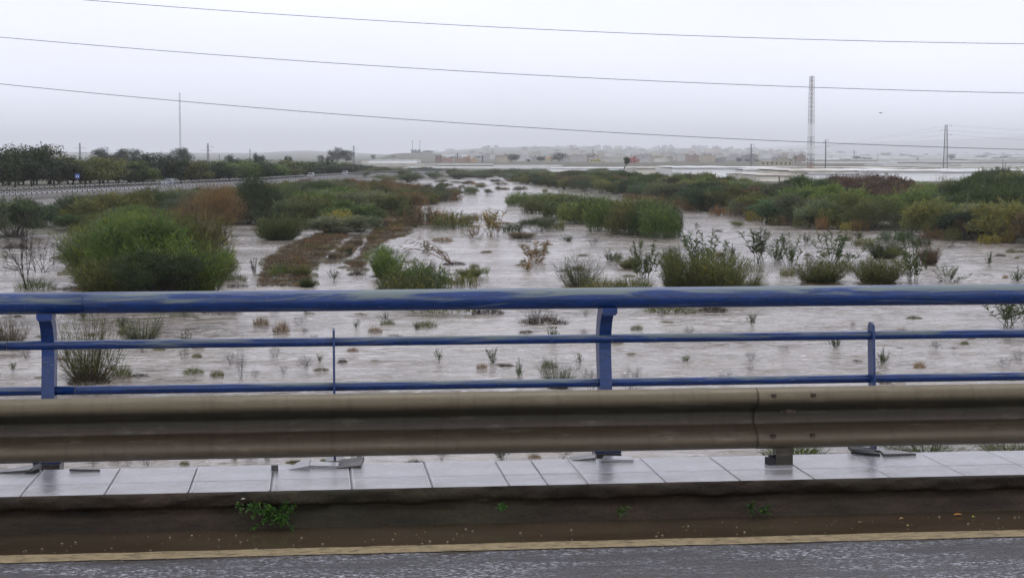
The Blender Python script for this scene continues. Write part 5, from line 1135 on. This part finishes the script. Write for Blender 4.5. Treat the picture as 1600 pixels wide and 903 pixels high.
lattice(t_, 2.4, 1.7, h, 22, .10, [M['red_paint']] + [M['steel'], M['white_paint'], M['steel'], M['white_paint']] + [M['rust_paint']] * 5)
mb = MB(); mb.tube([(.1, .1, 0), (.1, .1, h)], .08, 4); mb.build('ladder', M['rust_paint'], t_)
mb = MB(); mb.tube([(0, 0, h), (0, 0, h + .9)], .05, 5); mb.build('antenna', M['steel'], t_); 
for z_ in (.97, .86, .78, .69, .60, .55, .52, .44, .33): mb = MB(); mb.tube([(-.5, -.5, h * z_), (-1.05, -.9, h * z_)], .04, 4); mb.tube([(-1.05, -.9, h * z_ - .3), (-1.05, -.9, h * z_ + .35)], .07, 5); mb.build('antenna_arm', M['steel'], t_)
mb = MB(); mb.tube([(-1.6, -.6, 0), (-1.25, -.5, h * .5), (-.8, -.3, h)], .05, 4); mb.tube([(1.4, .6, 0), (1.2, .5, h * .5), (.8, .3, h)], .05, 4); mb.build('feeder_line', M['steel'], t_)
D = 450; p = gz(1475.5, D); t_ = thing('steel_pylon', 'grey steel lattice pylon with three short cross arms on the right', 'pylon', p, -YAW - .1); h = rise(196, D) - p[2]
lattice(t_, 1.75, .75, h, 16, .075, [M['steel']])
for z_, x0, x1 in ((.995, -.1, 2.2), (.90, -1.9, .1), (.81, .1, 2.1)): mb = MB(); mb.tube([(x0, 0, h * z_), (x1, 0, h * z_)], .05, 5); mb.tube([((x0 if abs(x0) > .5 else x1), 0, h * z_), ((x0 if abs(x0) > .5 else x1), 0, h * z_ - .5)], .06, 5); mb.build('cross_arm', M['steel'], t_)
arm_pts = [p + np.array([1.4, 0, h * .995]), p + np.array([-1.2, 0, h * .9]), p + np.array([1.3, 0, h * .81])]
D = 900; p = gz(283.5, D); t_ = thing('guyed_mast', 'very thin grey guyed mast rising behind the trees on the left', 'mast', p); h = rise(147, D) - p[2]
lattice(t_, 1.1, 1.0, h, 30, .10, [M['steel']]); mb = MB(); mb.tube([(0, 0, h), (0, 0, h + 1)], .1, 5); [mb.box((.35, -.3, h * z_), (.35, .35, .8)) for z_ in (.98, .9, .78, .7, .6)]; mb.build('antenna', M['steel'], t_)
def pole(px, D, top, arms, lab, name='utility_pole', lat=False, w=.14):
    w *= gd(D) / D; arms = [(z_, a * gd(D) / D, b * gd(D) / D) for z_, a, b in arms]
    p = gz(px, D); t_ = thing(name, lab, 'pylon' if lat else 'pole', p, -YAW); h = rise(top, D) - p[2]
    if lat: lattice(t_, w * 6, w * 2, h, 10, w * .5, [M['steel']], part='lattice_section')
    else: mb = MB(); mb.tube([(0, 0, -.3), (0, 0, h)], [w * 1.3, w * .8], 7); mb.build('shaft', M['steel'], t_)
    for z_, x0, x1 in arms: mb = MB(); mb.box(((x0 + x1) / 2, 0, h * z_), (x1 - x0, .12, .12)); mb.tube([(x1, 0, h * z_), (x1, 0, h * z_ - .5)], .08, 4); mb.tube([(x0, 0, h * z_), (x0, 0, h * z_ - .5)], .08, 4); mb.build('cross_arm', M['steel'], t_)
    return t_
pole(1172.5, 500, 225.5, [(.99, -.1, .8), (.86, -.6, .1), (.76, 0, .7)], 'solitary grey pole with short arms behind the right thicket', lat=True, w=.10)
pole(1288.5, 470, 219, [(.99, -.1, .7), (.84, 0, .8), (.93, -.7, 0)], 'slim grey pole with short arms right of the red and white mast', w=.17)
pole(127, 700, 224, [(.8, -2.4, 2.4), (.62, -1.6, 2.8)], 'hazy crossarm pylon rising behind the trees above the road sign', 'power_pylon', True, .16); pole(326.5, 700, 224.5, [(.72, -2.6, 1.4), (.86, -.6, 2.2)], 'hazy crossarm pylon right of the guyed mast', 'power_pylon', True, .16)
pole(392, 900, 233, [(.8, -1.6, 1.6)], 'small faint pylon above the tree line right of the round blue grey tree', 'power_pylon', True, .13); pole(553.5, 850, 228, [(.9, -1.6, 1.2), (.8, -1.4, 1.6)], 'hazy pylon standing right of the eucalyptus grove', 'power_pylon', True, .16)
pole(267, 600, 243, [], 'faint thin pole left of the guyed mast'); pole(344, 600, 241, [], 'faint thin pole right of the crossarm pylon'); pole(926, 1300, 233, [(.85, -2, 2)], 'hazy pylon standing over the distant town', 'power_pylon', True, .2); pole(993, 900, 244, [], 'thin pole beside the red building')
pole(770, 1500, 233, [(.85, -2, 2)], 'hazy pylon left of the wide dark tree', 'power_pylon', True, .22); pole(796.5, 1600, 237, [], 'thin hazy pole right of the hazy pylon'); pole(1333, 1500, 235, [(.85, -2, 2)], 'faint pylon between the slim pole and the slender palm', 'power_pylon', True, .2)
pole(1370, 1100, 240, [], 'faint pole among the greenhouses left of the slender palm'); pole(1484.5, 1200, 241, [], 'faint pole right of the steel pylon'); pole(1519, 1000, 249, [], 'short pole beside the small dark conifer'); pole(1565, 560, 249, [], 'dark pole above the right end of the thicket'); pole(1569, 700, 252, [], 'shorter dark pole beside the dark pole at the right'); pole(1305, 700, 258, [], 'short post left of two in the greenhouse field'); pole(1309, 700, 257, [], 'short post right of two in the greenhouse field')
for px, lab in ((645, 'left'), (656.5, 'right')):
    p = gz(px, 1450); p[2] -= .3; t_ = thing('hilltop_mast', f'{lab} one of the two thin masts on the low dark hill', 'mast', p); h = rise(220, 1450) - p[2]
    mb = MB(); mb.tube([(0, 0, 0), (0, 0, h)], .5, 5); mb.build('shaft', M['steel'], t_); mb = MB(); mb.box((0, -.2, h * .96), (1.8, 1, 2.8)); mb.build('antenna', M['steel'], t_)
p = gz(649, 1450); t_ = thing('water_tank', 'small square tank between the two hilltop masts', 'tank', p); mb = MB(); mb.box((0, 0, 1.5), (17, 12, 9)); mb.build('tank', M['facade'], t_).color = (.2, .2, .2, 1); mb = MB(); mb.box((1, 0, 6.8), (4, 4, 2)); mb.build('roof_cabin', M['facade'], t_).color = (.2, .2, .2, 1)
for px, D, top, lab, w in ((715, 1000, 240, 'dark square chimney of the terracotta works', 1.0), (754, 950, 244.5, 'dark thick chimney right of the terracotta works', 1.3)):
    p = gz(px, D); t_ = thing('chimney', lab, 'chimney', p); h = rise(top, D) - p[2]; mb = MB(); mb.box((0, 0, h / 2), (w * 1.2, w * 1.2, h)); mb.build('shaft', M['dark_net'], t_); mb = MB(); mb.box((0, 0, h + .1), (w * 1.5, w * 1.5, .7)); mb.build('cap', M['dark_net'], t_)
# stadium floodlight and pale roof on the left
D = 800; p = gz(67, D); t_ = thing('floodlight_mast', 'distant floodlight mast with a tilted lamp head left above the trees', 'mast', p, -YAW); h = rise(224, D) - p[2]
mb = MB(); mb.tube([(0, 0, 0), (0, 0, h)], [.3, .18], 6); mb.build('shaft', M['steel'], t_); mb = MB(); mb.box((-.2, 0, h + .6), (1.1, .3, 1.6), ry=-.5); mb.build('lamp_head', M['steel'], t_)
p = gz(72, 950); t_ = thing('arena', 'pale curved arena roof glimpsed behind the tallest dark tree', 'arena', p, -YAW); h = rise(228, 950) - p[2]; mb = MB(); mb.box((0, 8, h * .35), (16, 12, h * .7)); mb.build('wall', M['white_wall'], t_)
mb = MB(); n = 12; V = [[(i / n - .5) * 22, s_, h * .7 + h * .30 * math.sin(math.pi * (i / n)) ** .7] for s_ in (0, 16) for i in range(n + 1)] + [[(i / n - .5) * 22, s_, h * .66] for s_ in (0, 16) for i in range(n + 1)]; N1 = n + 1
mb.add(V, [(i, i + 1, N1 + i + 1, N1 + i) for i in range(n)] + [(2 * N1 + i, 2 * N1 + i + 1, i + 1, i) for i in range(n)] + [(N1 + i, N1 + i + 1, 3 * N1 + i + 1, 3 * N1 + i) for i in range(n)]); mb.build('roof', M['white_wall'], t_)

# ------------------------------------------------------------------ greenhouses, farm buildings, town
gh_cache = {}
def greenhouse(px0, px1, D, top, bot, lab, mat_='plastic', depth=70, ridges=None, group='plastic greenhouses on the plain', dark=False):
    if bot > 266: D = min(D, max(330, (CAMH - 2.3) * FPX / (bot - HZ) / S))
    a_, b_ = at_D(px0, D), at_D(px1, D); zt_, zb_ = rise(top, D), rise(bot, D); L_ = np.linalg.norm(b_ - a_); c = (a_ + b_) / 2; g = min(float(height(c[:2])[0]), zb_) - .4
    t_ = thing('greenhouse', lab, 'greenhouse', (c[0], c[1], g), -YAW, group); H = zt_ - g; hw_ = L_ / 2; wall = H * .86 if H < 8 else H - 1.2
    mb = MB(); q = min(3.5, wall); mb.add([[-hw_, -q, 0], [hw_, -q, 0], [hw_, depth, 0], [-hw_, depth, 0], [-hw_, 0, wall], [hw_, 0, wall], [hw_, depth, wall], [-hw_, depth, wall]], [(3, 2, 1, 0), (4, 5, 6, 7), (0, 1, 5, 4), (1, 2, 6, 5), (2, 3, 7, 6), (3, 0, 4, 7)]); o = mb.build('wall', M[mat_], t_)
    n = ridges or max(3, int(L_ / 8)); mb = MB(); V = []
    for i in range(2 * n + 1):
        x = -hw_ + L_ * i / (2 * n); z = wall + .02 + (H - wall) * (.75 if i % 2 == 0 else 1.0)
        V += [[x, -.4, z], [x, depth + .4, z]]
    mb.add(V, [(2 * i, 2 * i + 2, 2 * i + 3, 2 * i + 1) for i in range(2 * n)])
    V2 = [[V[2 * i][0], -.4, V[2 * i][2]] for i in range(2 * n + 1)] + [[V[2 * i][0], -.4, wall] for i in range(2 * n + 1)]; k = 2 * n + 1
    mb.add(V2, [(i, k + i, k + i + 1, i + 1) for i in range(2 * n)]); mb.build('roof', M[mat_], t_); return t_
GHS = [(565, 580, 900, 251, 256, 'cream shed at the left end of the long white greenhouse', 'plastic_grey'), (577, 652, 900, 250, 256, 'long cream white greenhouse below the hill with two masts', 'plastic'), (560, 680, 760, 257, 260, 'low dull strip of sheds under the long cream greenhouse', 'plastic_grey'),
 (680, 770, 820, 257, 261, 'white strip of greenhouses below the terracotta works', 'plastic'), (628, 860, 640, 262, 266, 'long low white greenhouse strip beyond the far bushes', 'plastic'), (770, 880, 760, 259, 262, 'thin white strip below the wide dark tree', 'plastic'), (860, 1000, 620, 262.5, 267, 'white greenhouse strip left of the leaning tree', 'plastic'),
 (745, 762, 1500, 241, 243, 'small bright white roof high on the left slope', 'plastic'), (690, 730, 1700, 242, 244, 'faint white greenhouse on the left slope', 'plastic'), (780, 800, 1800, 241, 243, 'faint white roof beside the hazy pylon', 'plastic'),
 (995, 1052, 600, 262, 272, 'beige greenhouse right of the leaning tree', 'plastic_grey'), (1050, 1165, 580, 261, 276, 'large white greenhouse between the leaning tree and the solitary pole', 'plastic'), (1120, 1235, 600, 262, 276, 'white greenhouse behind the solitary pole', 'plastic'),
 (1160, 1232, 500, 264, 277, 'white greenhouse just right of the solitary pole', 'plastic'), (1181, 1215, 440, 273, 283, 'grey walled shed with a white roof right of the solitary pole', 'plastic_grey'), (1217, 1240, 440, 273.5, 283, 'open shed with dark slots left of the red and white mast', 'plastic_grey'),
 (1232, 1340, 520, 266, 281, 'greenhouse under the red and white mast', 'plastic_grey'), (1262, 1352, 480, 270, 283, 'white greenhouse right under the slim grey pole', 'plastic'), (1340, 1470, 500, 266, 282, 'broad greenhouse left of the steel pylon', 'plastic'), (1360, 1460, 540, 263, 268, 'cream roofed greenhouse behind the broad one', 'plastic_grey'),
 (1460, 1560, 500, 267, 281, 'white greenhouse under the steel pylon', 'plastic'), (1545, 1680, 480, 266, 280, 'white greenhouse at the right edge of the plain', 'plastic'), (1470, 1640, 620, 262, 266, 'cream greenhouse strip right of the steel pylon', 'plastic_grey'),
 (1270, 1400, 640, 261.5, 265, 'cream greenhouse strip right of the mast', 'plastic_grey'), (1380, 1480, 760, 257, 261, 'white strip below the slender palm', 'plastic'), (1500, 1680, 760, 257, 261, 'white strip behind the low dark shrub', 'plastic'), (1160, 1270, 700, 261, 264, 'cream strip in front of the cream farmhouse', 'plastic_grey'),
 (1270, 1400, 900, 253, 256, 'hazy white strip behind the two short posts', 'plastic'), (1390, 1520, 1000, 251, 254, 'hazy white strip behind the slender palm', 'plastic'), (1500, 1680, 1000, 252, 255, 'hazy white strip behind the right poles', 'plastic'),
 (1270, 1310, 1300, 246, 249, 'faint greenhouse left on the far right slope', 'plastic'), (1300, 1420, 1500, 243, 245, 'faint greenhouse strip high on the far right slope', 'plastic'), (1380, 1560, 1500, 246.5, 248.5, 'faint lower greenhouse strip on the far right slope', 'plastic'), (1440, 1700, 1900, 243.5, 245, 'long faint greenhouse band behind the steel pylon', 'plastic'),
 (1270, 1380, 2200, 239, 240.5, 'highest pale greenhouse band right of the mast', 'plastic'), (1390, 1520, 2500, 240.5, 242, 'highest pale greenhouse band behind the steel pylon', 'plastic'), (1340, 1480, 1250, 249, 251, 'pale greenhouse strip left of the steel pylon in the haze', 'plastic'), (1520, 1700, 1300, 248, 250, 'pale greenhouse strip near the right edge in the haze', 'plastic'),
 (1240, 1300, 1700, 243, 244.5, 'tiny pale greenhouse band behind the mast', 'plastic'), (1200, 1262, 1100, 251, 254, 'pale strip behind the palm left of the mast', 'plastic'), (900, 935, 1100, 252, 255, 'cream greenhouse before the town left of the leaning tree', 'plastic'), (945, 990, 1000, 250.5, 254, 'pale yellow warehouse left of the leaning tree', 'plastic_grey'), (1000, 1040, 1000, 253, 257, 'pale shed right of the red building', 'plastic')]
for g in GHS: greenhouse(*g[:5], g[5], g[6])
mb = MB()
for x0, x1, py, D in ((1340, 1455, 267.6, 486), (1216, 1238, 275.3, 436), (1216, 1238, 278, 436), (1232, 1345, 268.2, 512)):
    a_, b_ = at_D(x0, D, rise(py, D)), at_D(x1, D, rise(py - .5, D)); mb.tube([a_, b_], .16, 4)
tag(mb.build('dark_netting', M['dark_net']), 'thin dark strips of netting along the greenhouse eaves left of the steel pylon', 'netting')
def house(p, w, d, h, wall, rz, lab, group, roof='flat', windows=True, name='house'):
    t_ = thing(name, lab, 'house', p, rz, group); mb = MB(); mb.box((0, 0, h / 2 - .8), (w, d, h + 1.6)); o = mb.build('wall', M['facade'], t_); o.color = (*wall, 1)
    mb = MB()
    if roof == 'flat': mb.box((0, 0, h + .15), (w + .3, d + .3, .4)); mb.box((w * .2, 0, h + 1), (w * .25, d * .3, 1.6))
    else: mb.add([[-w / 2 - .3, -d / 2 - .3, h], [w / 2 + .3, -d / 2 - .3, h], [w / 2 + .3, d / 2 + .3, h], [-w / 2 - .3, d / 2 + .3, h], [-w / 2, 0, h + d * .22], [w / 2, 0, h + d * .22]], [(0, 1, 5, 4), (2, 3, 4, 5), (1, 2, 5), (3, 0, 4), (3, 2, 1, 0)])
    o = mb.build('roof', M['facade'] if roof == 'flat' else M['terracotta'], t_); o.color = (*[c * .9 for c in wall], 1)
    if windows:
        n = max(2, int(w / 3)); fl = max(1, int(h / 3)); wm = MB(); wm.box((0, 0, 0), (1.1, .12, 1.2)); me = wm.mesh('window', M['glass'])
        for i in range(n):
            for f_ in range(fl): new_obj('window', me, t_, (-w / 2 + w * (i + .5) / n, -d / 2 - .03, 1.8 + f_ * 3))
    return t_
hp = lambda px, D: gz(px, D)
house(hp(1211, 760), 22, 8, 3.2, (.45, .42, .30), -YAW, 'cream farmhouse with a row of dark openings left of the palm', None)
house(hp(858, 1000), 8, 6, 4.5, (.55, .5, .33), -YAW, 'cream house between two dark trees right of centre', None, 'gable'); house(hp(988, 900), 7, 8, 5.2, (.38, .13, .12), -YAW, 'red building right of the leaning tree', None)
house(hp(995, 960), 5, 6, 2.8, (.40, .2, .18), -YAW, 'low reddish annex beside the red building', None); house(hp(930, 950), 12, 6, 2.8, (.5, .45, .2), -YAW, 'low yellow building beside the triangular small tree', None)
for px, w, h, c, lab in ((686, 7, 6.5, (.25, .17, .14), 'dark red brick block at the left of the terracotta works'), (700, 10, 4, (.42, .26, .2), 'low terracotta shed of the works'), (722, 16, 4.2, (.38, .26, .2), 'long terracotta hall of the works'), (738, 12, 3.2, (.5, .38, .25), 'sand coloured hall at the right of the works'), (732, 4, 6, (.5, .3, .18), 'taller orange cabin on the works'), (786, 10, 5, (.5, .45, .36), 'cream house left of the wide dark tree')):
    house(hp(px, 960), w, 8, h, c, -YAW, lab, None, windows=False, name='factory_hall')
tname = ['pale grey', 'cream', 'tan', 'ochre', 'terracotta', 'whitish', 'dark grey', 'yellow']
tones = [(.52, .50, .48), (.58, .56, .50), (.46, .42, .36), (.48, .42, .34), (.36, .27, .23), (.64, .63, .62), (.36, .36, .36), (.54, .50, .38)]
for i in range(230):
    px = rr.triangular(690, 1330, 1010) if i % 3 else rr.uniform(880, 1260); D = rr.uniform(1150, 2850) if i > 60 else rr.uniform(950, 1300); p = gz(px, D)
    ci = rr.randrange(8); c = tones[ci]; k = .8 + .25 * rr.random(); c = tuple(min(.65, x * k) for x in c)
    t_ = thing('house', f'{tname[ci]} {"far" if D > 2000 else "near"} town house, {rel(px, HZ - (p[2] + 3 - CAMH) * FPX / gd(D), TANC)}', 'house', p, -YAW + rr.uniform(-.5, .5), 'houses of the distant town')
    q = gd(D) / (D * S); w = rr.uniform(6, 17) * (1 if D > 1300 else .75) * q; h = rr.choice([3.2, 3.2, 6, 6, 9 if D > 1500 else 4]) * .9 * q; mb = MB(); mb.box((0, 0, h / 2 - 3), (w, 12, h + 6)); mb.build('wall', M['facade'], t_).color = (*c, 1)
    mb = MB(); mb.box((0, 0, h + .12), (w + .5, 12.5, .6)); mb.box((w * .2, 0, h + .9 * q), (w * .22, 4, 1.5 * q)); mb.build('roof', M['facade'], t_).color = (*(x * .85 for x in c), 1)
# bird
p = at_Y(1376, 177, 160); t_ = thing('bird', 'tiny dark bird gliding in the sky between the mast and the steel pylon', 'bird', p, .4)
mb = MB(); mb.tube([(-.16, 0, 0), (-.06, 0, .01), (.06, 0, .01), (.16, 0, .02)], [.005, .035, .04, .008], 6); mb.build('body', M['rubber'], t_)
for s_ in (-1, 1): mb = MB(); mb.add([[.05, 0, .02], [-.04, 0, .02], [-.05, .20 * s_, .07], [.05, .20 * s_, .07], [-.06, .42 * s_, .03], [-.03, .42 * s_, .03], [.05, 0, .035], [.05, .2 * s_, .08]], [(0, 1, 2, 3), (3, 2, 4, 5), (6, 7, 2, 1)]); mb.build('wing', M['rubber'], t_)
# overhead cables
def cable(pl, pm, pr, Yl, Yr, r_, lab):
    a_, c, b_ = at_Y(*pl, Yl), at_Y(*pm, (Yl + Yr) / 2), at_Y(*pr, Yr); pts = []
    T_ = (c[0] - a_[0]) / (b_[0] - a_[0])
    for t_ in np.linspace(-1.5, 2.5, 81):
        l0 = (t_ - T_) * (t_ - 1) / (T_); l1 = t_ * (t_ - 1) / (T_ * (T_ - 1)); l2 = t_ * (t_ - T_) / (1 - T_); z = a_[2] * l0 + c[2] * l1 + b_[2] * l2
        pts.append((a_[0] + (b_[0] - a_[0]) * t_, a_[1] + (b_[1] - a_[1]) * t_, z))
    mb = MB(); mb.tube(pts, r_, 6); tag(mb.build('power_cable', M['cable'], None, None, True), lab, 'cable', 'overhead power cables')
cable((120, -.5), (800, 43.5), (1600, 69), 46, 42, .0082, 'uppermost of the three overhead power cables crossing the sky')
cable((0, 58.5), (800, 116), (1600, 146), 46, 42, .0085, 'middle one of the three overhead power cables crossing the sky')
cable((0, 131.5), (800, 198), (1600, 234), 46, 42, .0088, 'lowest of the three overhead power cables, crossing both masts')
for k, ap in enumerate(arm_pts):
    for sgn, far_ in ((-1, at_D(1180, 900, rise(240 - k * 2, 900))), (1, at_D(1900, 420, rise(205 + k * 9, 420)))):
        mb = MB(); pts = [ap + (far_ - ap) * t_ - np.array([0, 0, 6 * t_ * (1 - t_)]) for t_ in np.linspace(0, 1, 17)]; mb.tube(pts, .022, 4)
        tag(mb.build('power_cable', M['cable']), f'faint thin cable running {"left" if sgn < 0 else "right"} from the {["top", "middle", "lowest"][k]} arm of the steel pylon', 'cable')

# ------------------------------------------------------------------ rain haze
hz = MB(); hz.box((0, 16000, 208), (70000, 37000, 420)); m = bpy.data.materials.new('haze'); m.use_nodes = True; nt = m.node_tree; nt.nodes.clear()
o_ = nt.nodes.new('ShaderNodeOutputMaterial'); pv = nt.nodes.new('ShaderNodeVolumePrincipled'); pv.inputs['Color'].default_value = (.95, .968, 1.0, 1); pv.inputs['Density'].default_value = .00010; pv.inputs['Anisotropy'].default_value = .2
nt.links.new(pv.outputs[0], o_.inputs['Volume']); stuff(hz.build('haze', m))

# ------------------------------------------------------------------ labels shared by look-alikes share a group too
by = {}
for o in SC.objects:
    if o.parent is None and 'label' in o.keys(): by.setdefault(o['label'], []).append(o)
for o in [o for l_ in by.values() for o in l_]:
    w_ = o['label']
    for a_, b_ in (('well ', ''), ('second last', 'fifth'), ('in the rearmost row', 'in rearmost row'), ('towards the right edge', 'far right'), ('upper middle', 'fourth'), ('grey green feathery shrub', 'feathery shrub'), ('in the flood, ', ''), (' flooded', ''), ('the far ', 'far ')):
        if len(w_.split()) > 14 and (len(w_.split()) > 16 or a_ == 'well '): w_ = w_.replace(a_, b_)
    o['label'] = w_
by = {}
for o in SC.objects:
    if o.parent is None and 'label' in o.keys(): by.setdefault(o['label'], []).append(o)
for lab, os_ in list(by.items()):
    if 2 <= len(os_) <= 5 and len(lab.split()) <= 15 - (len(os_) in (2, 4, 5)):     # the few that read alike are told apart by their order from left to right
        os_.sort(key=lambda o: o.location.x / max(1, o.location.y)); n_ = len(os_)
        ends = {2: ['left one', 'right one'], 3: ['leftmost', 'middle one', 'rightmost'], 4: ['leftmost', 'second leftmost', 'second rightmost', 'rightmost'], 5: ['leftmost', 'second leftmost', 'middle one', 'second rightmost', 'rightmost']}[n_]
        for o, e_ in zip(os_, ends): o['label'] = lab + ', ' + e_
        continue
    if len(os_) > 1:
        for o in os_:
            if 'group' not in o.keys(): o['group'] = lab
bpy.context.view_layer.update()
print('objects', len(SC.objects), 'dups', sum(1 for v in by.values() if len(v) > 1), 'tris', sum(len(me.polygons) for me in bpy.data.meshes))
